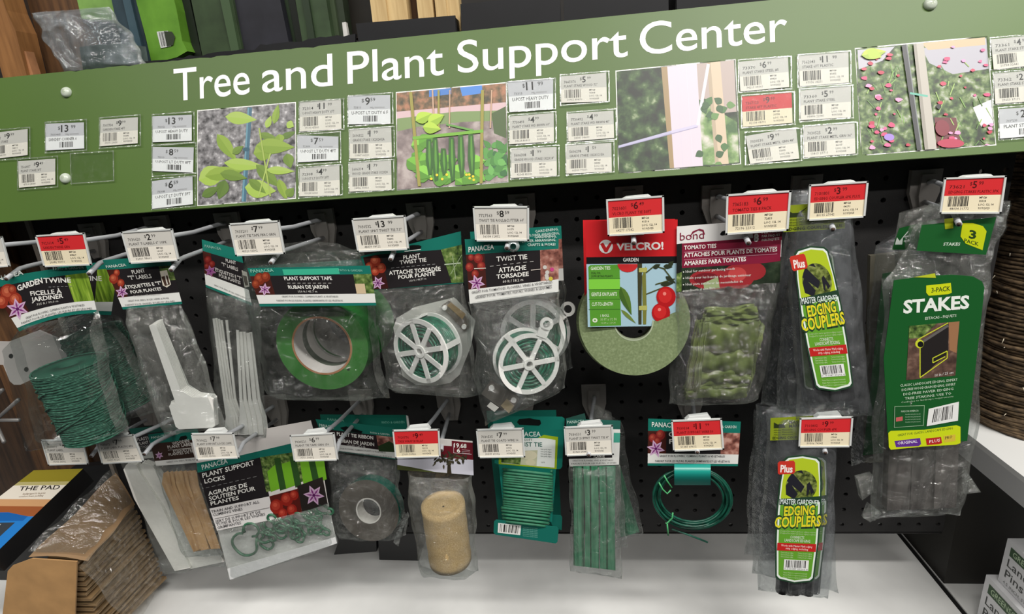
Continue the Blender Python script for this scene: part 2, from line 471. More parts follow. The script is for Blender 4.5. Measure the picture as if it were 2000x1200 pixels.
def leaf(c, x, y, L, w, ang, col, col2=None, bend=0.0):
    ca, sa = math.cos(ang), math.sin(ang)
    def T(p, q): return (x + p * ca - q * sa, y + p * sa + q * ca)
    n = 7; up = []; lo = []; mid = []
    for i in range(n + 1):
        t = i / n; h = w * math.sin(math.pi * t ** 0.8) * (1 - .25 * t); bb = bend * 4 * t * (1 - t)
        up.append(T(L * t, bb - h)); lo.append(T(L * t, bb + h)); mid.append(T(L * t, bb))
    c.poly(col, up + lo[::-1][1:-1])
    if col2: c.poly(col2, mid + lo[::-1][1:-1])

def photo(q, label, draw):
    c = Card(*q, SP)
    m = c.sheet((238, 238, 234)).build('photo', sign); tag(m, label)
    c.clip = True; draw(c); c.finish(m, 'picture')
def inner(c, i=0.012): return (i, i, 1 - i, 1 - i)

def pic_pepper(c):
    c.rect(None, 0.008, 0.01, 0.992, 0.99, ramp_mat('gravel_print', 160, [(0.3, (48, 46, 48)), (0.5, (120, 118, 120)), (0.62, (150, 148, 150)), (0.72, (210, 208, 208))]))
    gs = [(132, 158, 56), (104, 132, 44), (156, 180, 84), (86, 114, 40)]
    sh = {0: (120, 148, 44), 1: (96, 124, 36), 2: (150, 178, 70), 3: (80, 108, 34)}
    c.line((58, 98, 118), (488, 210), (476, 394), 9); c.line((96, 140, 156), (485, 210), (474, 394), 3)
    c.disc((40, 82, 100), 481, 292, 7, 4)
    L = [(440, 228, 62, 14, 0.1, 2), (424, 262, 66, 14, 0.95, 0), (388, 352, 62, 22, -0.35, 2), (400, 344, 78, 15, -0.15, 0), (437, 318, 82, 13, 0.1, 2), (495, 300, 44, 20, -0.2, 0), (500, 322, 66, 14, 0.75, 1),
         (520, 250, 26, 7, -1.2, 2), (535, 242, 40, 8, -1.35, 0), (548, 270, 34, 7, -0.4, 3), (505, 262, 40, 8, 0.25, 1), (545, 262, 20, 10, 1.4, 0), (500, 284, 76, 17, 0.05, 0), (560, 300, 30, 12, 1.3, 1),
         (440, 352, 40, 14, 1.9, 3), (478, 366, 62, 20, 0.12, 2), (486, 350, 44, 10, 0.7, 1), (544, 350, 46, 10, 1.2, 0), (560, 384, 22, 10, -0.9, 1), (394, 384, 40, 10, -0.5, 3), (520, 332, 56, 9, 0.05, 2), (454, 300, 26, 8, -0.6, 1), (560, 240, 16, 9, 0.5, 2), (430, 338, 54, 12, 0.2, 1)]
    for (x, y, l, w, a, k) in L: leaf(c, x, y, min(l, 572 - x + 20 if a < 1 else l), w, a, gs[k], sh[k])
    c.line((150, 170, 80), (506, 250), (528, 384), 3); c.line((160, 180, 90), (528, 300), (505, 384), 2.5)
photo(((385, 215.5), (578, 199), (578, 388.5), (385, 403)), 'photo of a pepper plant tied to a blue stake', pic_pepper)

def pic_cucumber(c):
    c.rect(None, 0.006, 0.01, 0.994, 0.2, ramp_mat('hedge_print', 120, [(0.35, (70, 66, 52)), (0.5, (120, 96, 70)), (0.65, (170, 120, 92))]))
    c.upoly((70, 120, 190), [(0.3, 0.012), (0.5, 0.01), (0.5, 0.07), (0.3, 0.08)]); c.upoly((74, 130, 205), [(0.58, 0.01), (0.78, 0.01), (0.78, 0.09), (0.6, 0.1)])
    c.rect((205, 176, 180), 0.006, 0.2, 0.994, 0.29)
    c.rect(None, 0.006, 0.28, 0.994, 0.99, ramp_mat('soil_print', 60, [(0.35, (104, 92, 92)), (0.52, (138, 124, 122)), (0.68, (176, 164, 160))]))
    c.upoly((120, 142, 90), [(0.01, 0.27), (0.55, 0.25), (0.98, 0.28), (0.98, 0.38), (0.6, 0.36), (0.2, 0.37), (0.01, 0.4)])
    c.upoly((72, 92, 52), [(0.86, 0.3), (0.99, 0.24), (0.99, 0.56), (0.88, 0.5)])
    for k in range(48):
        x, y = R.uniform(940, 984), R.uniform(282, 352); leaf(c, x, y, R.uniform(12, 26), R.uniform(6, 10), R.uniform(-2.5, 0.6), R.choice([(86, 148, 70), (70, 128, 58), (104, 168, 84), (52, 104, 56)]))
    for (x, y) in ((812, 330), (816, 300), (830, 315), (822, 345), (842, 300), (838, 340), (856, 330), (815, 285), (868, 345), (900, 350), (930, 335), (806, 312), (830, 282), (846, 318), (872, 320), (892, 330), (912, 345), (926, 318), (824, 330), (855, 350)):
        leaf(c, x - 12, y, 34, 16, R.uniform(-.6, .6), R.choice([(112, 176, 54), (92, 156, 42), (132, 196, 70)]), (84, 140, 40))
    for x0, x1, w in ((803, 818, 6), (880, 878, 2.5), (944, 938, 6), (858, 857, 4), (846, 848, 3), (962, 958, 2.5)):
        c.line((148, 140, 62) if w > 3.5 else (190, 156, 130), (x0, 176), (x1, 364 if w > 5 else 250), w)
    c.line((112, 168, 52), (806, 270), (944, 256), 6); c.line((96, 150, 66), (872, 243), (925, 255), 4)
    for (x, y, h) in ((838, 272, 68), (850, 270, 82), (882, 268, 84), (900, 264, 80), (920, 262, 82), (866, 290, 50)):
        c.poly((44, 92, 28), [(x - 5, y), (x + 4, y), (x + 7, y + h * .5), (x + 5, y + h), (x - 2, y + h + 4), (x - 7, y + h * .6)]); c.poly((84, 142, 48), [(x - 1, y + 4), (x + 1.5, y + 4), (x + 3, y + h * .6), (x + 1, y + h - 4), (x - 2, y + h * .5)])
    for (x, y) in ((828, 236), (852, 240), (842, 248)): leaf(c, x - 16, y, 36, 13, R.uniform(-.5, .4), (176, 206, 70), (146, 180, 52))
    for k in range(9): c.disc((224, 200, 40), R.uniform(828, 930), R.uniform(340, 358), 2.6)
photo(((773, 180), (989, 160.5), (993, 356.5), (775, 372.5)), 'photo of cucumbers hanging from a stake trellis', pic_cucumber)

def pic_post(c):
    c.rect(None, 0.008, 0.01, 0.992, 0.99, ramp_mat('leafy_print', 75, [(0.36, (14, 24, 12)), (0.5, (36, 58, 28)), (0.62, (72, 98, 54)), (0.75, (170, 180, 146))]))
    c.upoly((170, 154, 148), [(0.62, 0.01), (0.985, 0.01), (0.985, 0.5), (0.66, 0.5)])
    c.upoly(None, [(0.62, 0.3), (0.985, 0.6), (0.985, 0.98), (0.66, 0.98)], ramp_mat('leafy_print2', 60, [(0.35, (62, 96, 52)), (0.5, (120, 150, 90)), (0.66, (206, 200, 190))]))
    c.upoly((196, 176, 150), [(0.78, 0.01), (0.87, 0.01), (0.9, 0.985), (0.81, 0.985)]); c.upoly((170, 152, 128), [(0.76, 0.01), (0.79, 0.01), (0.82, 0.985), (0.79, 0.985)])
    c.upoly((150, 126, 88), [(0.38, 0.01), (0.43, 0.01), (0.46, 0.985), (0.42, 0.985)])
    c.upoly((206, 192, 204), [(0.43, 0.01), (0.675, 0.01), (0.69, 0.985), (0.455, 0.985)])
    c.line((200, 190, 204), (1325, 130), (1330, 325), 1.5); c.line((206, 196, 208), (1344, 128), (1350, 325), 1.2)
    c.line((176, 172, 200), (1206, 287), (1310, 258), 5); c.line((190, 184, 208), (1310, 258), (1362, 245), 5); c.line((214, 210, 220), (1362, 245), (1388, 125), 6)
    c.line((150, 146, 176), (1206, 289), (1362, 248), 1.5)
    for k in range(16): leaf(c, R.uniform(1364, 1420), R.uniform(200, 318), 18, 8, R.uniform(0, 6), R.choice([(60, 104, 48), (44, 82, 40), (90, 130, 66)]))
photo(((1202, 138), (1437, 115), (1447.5, 321), (1207.5, 340)), 'photo of a wooden post with white tie cord', pic_post)

def pic_flowers(c):
    c.rect(None, 0.006, 0.01, 0.994, 0.99, ramp_mat('flowerbed_print', 130, [(0.34, (24, 36, 18)), (0.48, (66, 92, 44)), (0.58, (112, 132, 80)), (0.7, (176, 180, 166))]))
    c.upoly((168, 166, 176), [(0.5, 0.06), (0.99, 0.02), (0.99, 0.3), (0.72, 0.32), (0.55, 0.2)]); c.upoly((196, 168, 134), [(0.5, 0.012), (0.98, 0.012), (0.98, 0.08), (0.55, 0.08)])
    c.upoly((176, 174, 184), [(0.02, 0.02), (0.3, 0.02), (0.2, 0.14), (0.02, 0.2)])
    c.upoly((96, 28, 34), [(0.56, 0.7), (0.72, 0.72), (0.74, 0.98), (0.56, 0.98)]); c.upoly((222, 220, 226), [(0.85, 0.64), (0.99, 0.58), (0.99, 0.8), (0.9, 0.82)])
    for k in range(60):
        x = R.uniform(1690, 1925); y = R.uniform(120, 285)
        if 1770 < x < 1825: continue
        c.line(R.choice([(120, 158, 76), (150, 180, 98), (84, 122, 54)]), (x, y), (x + R.uniform(-14, 14), y + R.uniform(8, 26)), 2)
    for k in range(80):
        x = R.uniform(1690, 1932); y = R.uniform(96, 290) if x < 1770 else R.uniform(90, 292)
        if 1768 < x < 1826 or y < 300 - (x - 1650) * 0.095 - 200: continue
        r = R.uniform(3, 8); col = R.choice([(198, 62, 110), (214, 92, 140), (176, 34, 66), (222, 150, 190), (190, 60, 90)])
        c.poly(col, [(x + r * R.uniform(.6, 1.1) * math.cos(a * .9), y + .7 * r * R.uniform(.6, 1.1) * math.sin(a * .9)) for a in range(7)])
    c.disc((150, 120, 200), 1732, 268, 10, 7); c.disc((172, 34, 70), 1850, 280, 26, 9); c.disc((120, 20, 40), 1836, 250, 14, 16)
    leaf(c, 1688, 108, 50, 12, -.15, (178, 200, 62), (150, 176, 48)); leaf(c, 1700, 100, 30, 12, .4, (166, 190, 56))
    c.poly((44, 46, 50), [(1768, 86), (1778, 85), (1794, 296), (1784, 297)]); c.line((120, 124, 126), (1778, 86), (1793, 296), 2)
    c.poly((176, 170, 160), [(1791, 84), (1811, 82), (1822, 293), (1799, 295)]); c.poly((146, 140, 130), [(1791, 84), (1797, 84), (1806, 294), (1799, 295)])
    c.line((92, 170, 150), (1778, 182), (1812, 188), 4)
    c.disc((12, 12, 12), 1832, 208, 5)
photo(((1669.5, 94), (1928.5, 70), (1946, 284), (1682, 304.5)), 'photo of a dark stake and post among pink flowers', pic_flowers)

# ------------------------------------------------------------------ price tags
def utext(c, txt, u0, v, cap, u1=None, color=(40, 38, 36), bold=0.0, res=1):
    a, d = c.px(u0, v), c.px(u0, v - 0.1)
    H = math.hypot(a[0] - d[0], a[1] - d[1]) * 10
    e = c.px(1, v); b0 = c.px(0, v); W = math.hypot(e[0] - b0[0], e[1] - b0[1])
    if u1 is None: u1 = u0 + glyphs(txt, bold, res)[2] * cap * H / W
    c.text(txt, a, c.px(u1, v), cap * H, color, bold, res=res)
def tag_print(c, style, sku, price, cents, desc, seed=0):
    CR = (230, 224, 212); GT = (200, 197, 190); RD = (206, 44, 48); CRM = (232, 220, 190)
    if style == 'white':
        c.rect((196, 196, 200), 0, 0, 1, 0.5); c.rect((236, 236, 236), 0, 0.5, 1, 1)
        utext(c, '$', 0.32, 0.24, 0.12, bold=.01); utext(c, price, 0.40, 0.33, 0.25, bold=.02); utext(c, cents, 0.4 + 0.13 * len(price), 0.21, 0.12, bold=.01)
        utext(c, sku, 0.13, 0.46, 0.075); utext(c, 'Mfg 00000000', 0.52, 0.46, 0.06, 0.86, (110, 108, 106))
        utext(c, desc, 0.08, 0.66, 0.11, min(0.94, 0.1 + 0.047 * len(desc)), bold=.012)
        c.barcode([c.px(u, v) for u, v in ((.36, .71), (.72, .71), (.72, .92), (.36, .92))], seed=seed, n=13)
        return
    red = style == 'red'
    c.rect(CRM if red else CR, 0, 0, 1, 1)
    c.rect(RD if red else GT, 0, 0.0, 1, 0.5)
    if style == 'peg': pass
    ink = (78, 14, 16) if red else (38, 36, 34)
    utext(c, sku, 0.07, 0.28, 0.095, 0.33, ink, .012); utext(c, '$', 0.42, 0.20, 0.10, None, ink, .01)
    utext(c, price, 0.47, 0.28, 0.2, None, ink, .02); utext(c, cents, 0.47 + 0.105 * len(price), 0.19, 0.10, None, ink, .01)
    utext(c, desc, 0.07, 0.43, 0.085, min(0.94, 0.08 + 0.036 * len(desc)), (104, 14, 16) if red else (66, 62, 60), .012)
    c.barcode([c.px(u, v) for u, v in ((.08, .52), (.45, .52), (.45, .83), (.08, .83))], seed=seed, n=19)
    utext(c, '%05d %05d' % (seed * 7919 % 99999, seed * 104729 % 99999), 0.13, 0.93, 0.07, 0.46, (90, 86, 82))
    for k, s in enumerate(('MFG#', '%05d' % (seed * 31337 % 99999), 'LOC: 12L 14', '9/19/2025')):
        utext(c, s, 0.62, 0.60 + 0.105 * k, 0.058, None, (56, 53, 50), .01)

def sign_tag(q, style, sku, price, cents, desc, label, seed, empty=False, sleeve=None):
    ctr = SP.pt(sum(p[0] for p in q) / 4, max(p[1] for p in q), 0.0)
    t = thing('price_tag', label, 'price tag', ctr, 'price tags in sleeves on the green sign')
    W = 5.0; cx = sum(p[0] for p in q) / 4; cy = sum(p[1] for p in q) / 4
    # clear sleeve: upright rectangle around the slip
    xs0 = min(p[0] for p in q) - 2; xs1 = max(p[0] for p in q) + 5; h = 33 if cx > 1400 else 31
    sl = -0.075
    sq = sleeve or ((xs0, cy - h - sl * (xs0 - cx)), (xs1, cy - h + sl * (xs1 - cx)), (xs1, cy + h + sl * (xs1 - cx)), (xs0, cy + h + sl * (xs0 - cx)))
    if not sleeve: sq = ((xs0, cy - h + sl * (xs0 - cx)), (xs1, cy - h + sl * (xs1 - cx)), (xs1 + .5, cy + h + sl * (xs1 - cx)), (xs0 + .5, cy + h + sl * (xs0 - cx)))
    if not empty:
        c = Card(*q, SP); c.pl = Plane(SP.o + SN * 0.0012, SN)
        pm = c.sheet((228, 224, 216), 2, 2, 0.0003).build('slip', t)
        tag_print(c, style, sku, price, cents, desc, seed); c.finish(pm)
    mb = MB(); c = Card(*sq, Plane(SP.o + SN * 0.0022, SN)); fm = film('sleeve_film', haze=0.004, gloss=0.03, bump=0.4, bscale=60, rough=0.12)
    mb.grid(lambda u, v: c.pl.pt(*c.px(u, v), 0.0), 4, 3, fm)
    rim = film('sleeve_rim', haze=0.3, gloss=0.25, bump=0.2, hcol=(225, 230, 220))
    for (u0, v0, u1, v1) in ((0, 0, 1, .035), (0, .965, 1, 1), (0, 0, .022, 1), (.978, 0, 1, 1)):
        mb.poly([c.pl.pt(*c.px(u, v), 0.0003) for u, v in ((u0, v0), (u1, v0), (u1, v1), (u0, v1))], rim)
    mb.build('sleeve', t)
B, Wt, Rd = 'beige', 'white', 'red'
ST = [
 (((-25, 261), (54, 252), (54, 303), (-25, 312)), B, '7307761', '9', '99', 'GARDEN STAKE', 'cream price slip cut by the left edge of the sign'),
 (((89, 242), (164, 239), (164.5, 290), (89, 294)), Wt, '7030405', '13', '99', 'SANDBY CORNER 6', 'white $13.99 price slip left of the pepper photo, below a clear rivet'),
 (((196, 234), (269.5, 229), (269, 280), (195, 286)), B, '7307754', '9', '99', 'GARDEN STAKE 4FT', 'cream $9.99 price slip second from the left of the pepper photo, beside a scratch'),
 (((35, 315), (108, 310), (108, 360.5), (37, 367)), B, '7306417', '9', '49', 'PLANT STAKE 3FT', 'cream price slip beside the empty clear sleeve at lower left'),
 (((298, 227.5), (374.5, 224), (374.5, 275), (298, 278)), Wt, '73312', '13', '99', 'U-POST HEAVY DUTY', 'white $13.99 U-post heavy duty slip, topmost just left of the pepper photo'),
 (((298, 287), (378.5, 288), (377, 337.5), (297.5, 334)), Wt, '73310', '8', '59', 'U-POST LT DUTY 8FT', 'white $8.59 U-post slip, middle of the column left of the pepper photo'),
 (((297, 354), (376, 344), (377, 399), (297, 408)), Wt, '73308', '6', '59', 'U-POST LT DUTY 3FT', 'white tilted $6.59 U-post slip, lowest left of the pepper photo'),
 (((585, 200), (666, 194), (667, 252), (585, 257)), B, '72314', '11', '99', 'U-POST HEAVY DUTY 6FT', 'cream $11.99 U-post heavy duty slip, topmost right of the pepper photo'),
 (((581, 264), (661, 267), (661, 313), (581, 317)), Wt, '72309', '7', '59', 'U-POST LT DUTY 4FT', 'white $7.59 U-post slip, middle right of the pepper photo'),
 (((585, 329), (663, 322), (664, 381.5), (584, 384)), B, '72308', '4', '99', 'U-POST LT DUTY 3FT', 'cream $4.99 U-post slip, lowest right of the pepper photo'),
 (((680, 187), (762, 185.5), (763, 241.5), (680, 243)), Wt, '73311', '9', '59', 'U-POST LT DUTY 6 F', 'white glossy $9.59 U-post slip, topmost left of the cucumber photo'),
 (((683, 252), (764, 248.5), (765.5, 308), (683, 310)), B, '5606322', '1', '99', 'GRADE STAKE 1X2X24 EA', 'cream $1.99 grade stake slip, middle left of the cucumber photo'),
 (((682, 318.5), (764, 313), (765, 371), (682, 374.5)), B, '5606314', '1', '79', 'WOOD GRADE STAKE 1X2X24', 'cream $1.79 wood grade stake slip, lowest left of the cucumber photo'),
 (((991, 159), (1080.5, 152), (1080.5, 213.5), (995, 219)), Wt, '73313', '11', '99', 'U-POST HEAVY DUTY', 'white $11.99 U-post heavy duty slip, topmost right of the cucumber photo'),
 (((995, 227.5), (1081.5, 220.5), (1082, 276.5), (995, 282)), B, '7730493', '4', '99', 'PLANT STAKE WD BRWN 60"', 'cream $4.99 brown plant stake slip, middle right of the cucumber photo'),
 (((998, 290.5), (1087, 287), (1087.5, 343), (998, 348)), B, '5606308', '1', '99', 'GRADE WOOD STAKE 1X2X18"', 'cream $1.99 grade wood stake slip, lowest right of the cucumber photo'),
 (((1095, 149), (1184, 142), (1185.5, 198), (1096, 201)), B, '7665076', '5', '99', 'PLANT STAKE WOOD 72"', 'cream $5.99 torn plant stake slip, topmost left of the wooden post photo'),
 (((1108.5, 222), (1198, 216), (1199.5, 269.5), (1110, 276.5)), B, '7730492', '4', '99', 'PLANT STAKE WD BRWN 48"', 'cream $4.99 brown plant stake slip, middle left of the wooden post photo'),
 (((1106, 284), (1194, 279), (1195, 335), (1106, 339.5)), B, '5606298', '1', '59', 'GRADE STAKE 1X2X12 EA', 'cream $1.59 grade stake slip, lowest left of the wooden post photo'),
 (((1443, 121), (1539, 111), (1541.5, 170), (1446, 179)), B, '73370', '6', '99', 'PLANT STAKE STEEL #5', 'cream $6.99 steel plant stake slip above the red slip'),
 (((1449, 189), (1546, 181), (1548, 240), (1451, 248)), Rd, '7367123', '9', '99', 'STAKE 4FT PLASTIC', 'red and cream $9.99 slip, the only red one on the green sign'),
 (((1456.5, 266), (1554.5, 248.5), (1561, 310), (1465, 320)), B, '7030530', '9', '99', 'PLANT STAKE METL GRN 48"', 'cream tilted $9.99 plant stake slip below the red slip'),
 (((1559, 108.5), (1657, 101), (1658, 161), (1562, 169)), B, '7362043', '11', '99', 'STAKE 6FT PLASTIC', 'cream glossy $11.99 stake slip, topmost left of the flower photo'),
 (((1562.5, 177), (1662, 168), (1662, 229), (1564, 235)), B, '73360', '5', '99', 'PLANT STAKE STEEL', 'cream $5.99 steel plant stake slip, middle left of the flower photo'),
 (((1569.5, 247), (1669, 241), (1671, 300), (1571, 308)), B, '7030525', '2', '99', 'PLANT STAKE METL GRN 36"', 'cream $2.99 metal plant stake slip, lowest left of the flower photo'),
 (((1935, 77), (2040, 66), (2046, 125), (1941, 136)), B, '73361', '4', '99', 'PLANT STAKE STEEL', 'cream $4.99 slip, topmost right of the flower photo'),
 (((1940.5, 143.5), (2045, 135), (2048, 195), (1944, 203)), B, '73362', '2', '99', 'PLANT STAKE STEEL', 'cream $2.99 slip, middle right of the flower photo'),
 (((1951, 213.5), (2055, 206), (2058, 262), (1953, 271)), Wt, '7037239', '2', '99', 'PLANT STAKE', 'white slip, lowest right of the flower photo'),
]
for i, (q, st, sku, pr, ct, ds, lb) in enumerate(ST): sign_tag(q, st, sku, pr, ct, ds, lb, i + 3)
sign_tag(((138, 301), (220, 296), (221, 352), (139, 358)), Wt, '', '', '', '', 'empty clear sleeve on the sign beside the lower clear rivet', 99, True, ((136.5, 299), (222, 294), (223, 354), (138, 360)))

# ------------------------------------------------------------------ hooks with tags
HK = [ # holder corners TL TR BR BL, base on the board, style, sku, price, cents, description, depth, tip, label
 (((-80, 470), (3, 462), (19, 521), (-66, 528)), (190, 470), B, '7030510', '4', '99', 'GARDEN TWINE', .165, (12, 540), 'cream price tag cut by the left edge, beside the red tag'),
 (((67.5, 460), (164, 455), (178.5, 518.5), (85, 522)), (316, 456), Rd, '7021614', '5', '49', 'GARDEN TWINE GRN', .167, (174, 530), 'red and cream price tag above the front garden twine header'),
 (((235.5, 453), (336, 447), (350, 509.5), (253, 516)), (452, 450), B, '7030620', '2', '99', 'PLANT T-LABELS 6" 10PK', .165, (334, 523), 'cream $2.99 price tag above the plant T labels'),
 (((446, 437), (545, 430.5), (557, 496), (460, 501)), (634, 444), B, '7033201', '7', '99', 'PLANT TIE TAPE FBRC GRN', .165, (529, 509), 'cream $7.99 price tag above the plant support tape'),
 (((686, 427), (791.5, 420.7), (799, 488), (698, 493)), (824, 432), B, '7030532', '13', '99', 'PLANT SPRT TWIST TIE 7.5"', .165, (763, 502), 'cream $13.99 price tag above the plant twist tie header'),
 (((923, 403.5), (1033.5, 403), (1033.5, 471), (928, 472)), (1021, 416), B, '7727563', '8', '59', 'TWIST TIE ROLL&CUTTER 60\'', .167, (990, 480), 'cream $8.59 roll and cutter price tag'),
 (((1183.6, 390), (1297, 382), (1298, 455), (1187, 462)), (1228, 402), Rd, '7021601', '6', '49', 'VLCRO PLANT TIE 50FT', .165, (1238, 470), 'red and cream $6.49 price tag over the red garden ties card'),
 (((1419, 380), (1546, 372), (1540, 451), (1417, 459.5)), (1396, 400), Rd, '7365183', '6', '99', 'TOMATO TIES 8 PACK', .167, (1462, 470), 'red and cream $6.99 price tag over the tomato ties header'),
 (((1581, 361), (1697, 354), (1690, 425), (1577, 432)), (1571, 382), Rd, '7101801', '3', '99', 'EDGING COUPLER 6PK PLUS', .165, (1627, 443), 'red and cream $3.99 price tag above the upper edging couplers'),
 (((1845, 347.5), (1967, 343), (1956, 417.5), (1835, 418)), (1800, 372), Rd, '73621', '5', '99', 'EDGING STAKES PLASTIC 3PK', .165, (1873, 433), 'red and cream price tag above the bag of stakes'),
 (((79, 860), (161, 860), (172.5, 907.5), (94, 910)), (290, 800), B, '7030611', '4', '99', 'PLANT LABEL', .128, (178, 892), 'cream price tag partly under the bottom of the garden twine bag'),
 (((184, 857.5), (260, 849), (281, 902.5), (199, 907.5)), (395, 800), B, '7030612', '7', '99', 'PLANT LABEL PLASTIC 8IN', .15, (282, 888), 'cream price tag in front of the white plant labels'),
 (((372.5, 847.5), (456, 846), (467.5, 896), (384, 900)), (543, 800), B, '7030622', '7', '99', 'PLANT SUPPORT LOCKS 20PK', .165, (464, 886), 'cream price tag in front of the plant support locks header'),
 (((565.5, 851), (652.5, 846), (661, 900), (574, 902.5)), (709, 790), B, '7030521', '6', '99', 'PLANT TIE TAPE GRN 150', .163, (656, 884), 'cream $6.99 price tag between the locks bag and the ribbon header'),
 (((766, 841), (858, 839), (860.6, 893.6), (772, 896)), (878, 788), Rd, '7020776', '9', '49', 'TREE WRAP BURLAP', .16, (862, 880), 'red and cream price tag over the burlap tree wrap header'),
 (((929.5, 839.5), (1022.5, 837), (1026, 894), (934.5, 895.5)), (1020, 785), B, '7030535', '7', '99', 'PLANT TIE COATD WIRE 16', .16, (1003, 862), 'cream $7.99 price tag in front of the green coiled soft tie'),
 (((1101, 835), (1197, 831), (1199, 889), (1104.5, 892)), (1160, 782), B, '7030531', '3', '99', 'PLANT SUPPRT TWIST TIE 8"', .16, (1150, 890), 'yellowed $3.99 price tag above the bundle of green twist ties'),
 (((1311, 822), (1410, 818), (1414.7, 879), (1314.7, 882.7)), (1346, 785), Rd, '7030534', '11', '99', 'PLANT SUPPORT WIRE 50', .16, (1362, 884), 'pink-red and white $11.99 price tag over the coated wire card'),
 (((1562.5, 817.5), (1667, 814.5), (1662.5, 874), (1559.5, 875)), (1560, 770), Rd, '7101802', '9', '99', 'EDGING COUPLER 6PK', .155, (1612, 885), 'red and cream price tag between the upper and lower edging couplers'),
]
hook_plastic = mat((118, 114, 110), 0.5, key='grey_hook_plastic'); wire = mat((168, 170, 174), 0.4, 0.0, key='zinc_wire')
def hook(q, base, style, sku, pr, ct, ds, Yd, tip, label, idx):
    b = at(base[0], base[1], 0.0)
    t = thing('peg_hook', 'double wire scan hook with grey back plate ' + HOOKL[idx], 'hook', (b.x, 0, b.z - 0.02), 'scan hooks on the pegboard')
    # back plate: shield shape with raised cheeks
    mb = MB(); w, h = 0.0165, 0.024
    out = [(-w, h), (w, h), (w * .98, -h * .1), (w * .62, -h), (-w * .5, -h), (-w * .98, -h * .1)]
    mb.slab([Vector((b.x + x, -0.006, b.z + z)) for x, z in out], (0, 0.006, 0), hook_plastic)
    out = [(-w * .45, h * .8), (w * .45, h * .8), (w * .5, -h * .2), (w * .3, -h * .9), (-w * .3, -h * .9), (-w * .5, -h * .2)]
    mb.slab([Vector((b.x + x, -0.0105, b.z + z)) for x, z in out], (0, 0.005, 0), hook_plastic)
    mb.build('back_plate', t)
    cx = sum(p[0] for p in q) / 4; cy = sum(p[1] for p in q) / 4
    e = at(cx, cy * .6 + min(p[1] for p in q) * .4, -Yd + 0.004)
    up = Vector((b.x, -0.008, b.z + 0.010))
    mb = MB(); mb.tube([up, up + Vector((0, -0.012, 0.002)), up.lerp(e, .5) + Vector((0, 0, -.002)), e], 0.0025, wire, 10); mb.build('upper_wire', t)
    lo = Vector((b.x, -0.008, b.z - 0.012)); tp = at(tip[0], tip[1] + (5 if idx < 10 else 0), -Yd - 0.003 if idx not in (12, 13, 14, 15, 10, 11) else -Yd + .006)
    k1 = lo.lerp(tp, .80); k1.z += 0.0
    mid = lo.lerp(tp, .78) + Vector((0, 0, 0.006)); kn = lo.lerp(tp, .86) + Vector((0, 0, 0.006))
    mb = MB(); mb.tube([lo, lo.lerp(mid, .5), mid, kn, tp], 0.0025, wire, 12)
    dd = (tp - kn).normalized(); mb.tube([tp + dd * .00005, tp + dd * .0003], 0.0018, mat((84, 66, 58), .7, key='tube_end'), 10); mb.build('lower_wire', t)
    # tag
    pl = PY(-Yd, 0, 0)
    g = thing('price_tag', label, 'price tag', at(cx, max(p[1] for p in q), -Yd), 'price tags clipped to the hooks')
    c = Card(*q, pl)
    mb = MB(); hm = mat((206, 208, 206), 0.25, key='tag_holder', spec=0.6); m2 = mat((204, 206, 204), 0.25, key='tag_rim', spec=0.6)
    mb.slab([pl.pt(*c.px(u, v)) for u, v in ((0.02, 0), (.98, 0), (1, .04), (1, .96), (.98, 1), (.02, 1), (0, .96), (0, .04))], (0, 0.0012, 0), hm, m2)
    for (u0, v0, u1, v1) in ((0, 0, 1, .045), (0, .955, 1, 1), (0, 0, .03, 1), (.965, 0, 1, 1)):
        mb.slab([pl.pt(*c.px(u, v), 0.0014) for u, v in ((u0, v0), (u1, v0), (u1, v1), (u0, v1))], (0, 0.0014, 0), m2)
    ho = mb.build('holder', g)
    mb = MB()
    mb.slab([pl.pt(*c.px(u, v)) for u, v in ((.36, -.035 - .05 * (idx > 9)), (.74, -.05 - .08 * (idx > 9)), (.8, .02), (.28, .02))], (0, 0.006, 0), mat((214, 216, 214), 0.3, key='tag_clip'))
    mb.build('clip', g)
    P2 = Card(c.px(.033, .055), c.px(.962, .05), c.px(.962, .952), c.px(.033, .952), PY(-Yd - 0.0004))
    sm = P2.sheet((228, 224, 216), 2, 2, 0.0003).build('slip', g)
    tag_print(P2, style, sku, pr, ct, ds, 40 + idx); P2.finish(sm)
HOOKL = ['at the far left of the top row', 'holding the garden twine', 'holding the plant T labels', 'holding the plant support tape', 'holding the plant twist tie', 'holding the roll and cutter twist tie',
 'holding the red garden ties card', 'holding the tomato ties', 'holding the upper edging couplers', 'holding the bags of stakes', 'at the far left of the bottom row', 'holding the plastic plant labels',
 'holding the plant support locks', 'holding the plant tie ribbon', 'holding the burlap tree wrap', 'holding the coiled soft tie', 'holding the green twist tie bundle', 'holding the coated wire ring', 'holding the lower edging couplers']
for i, h in enumerate(HK): hook(*h, i)

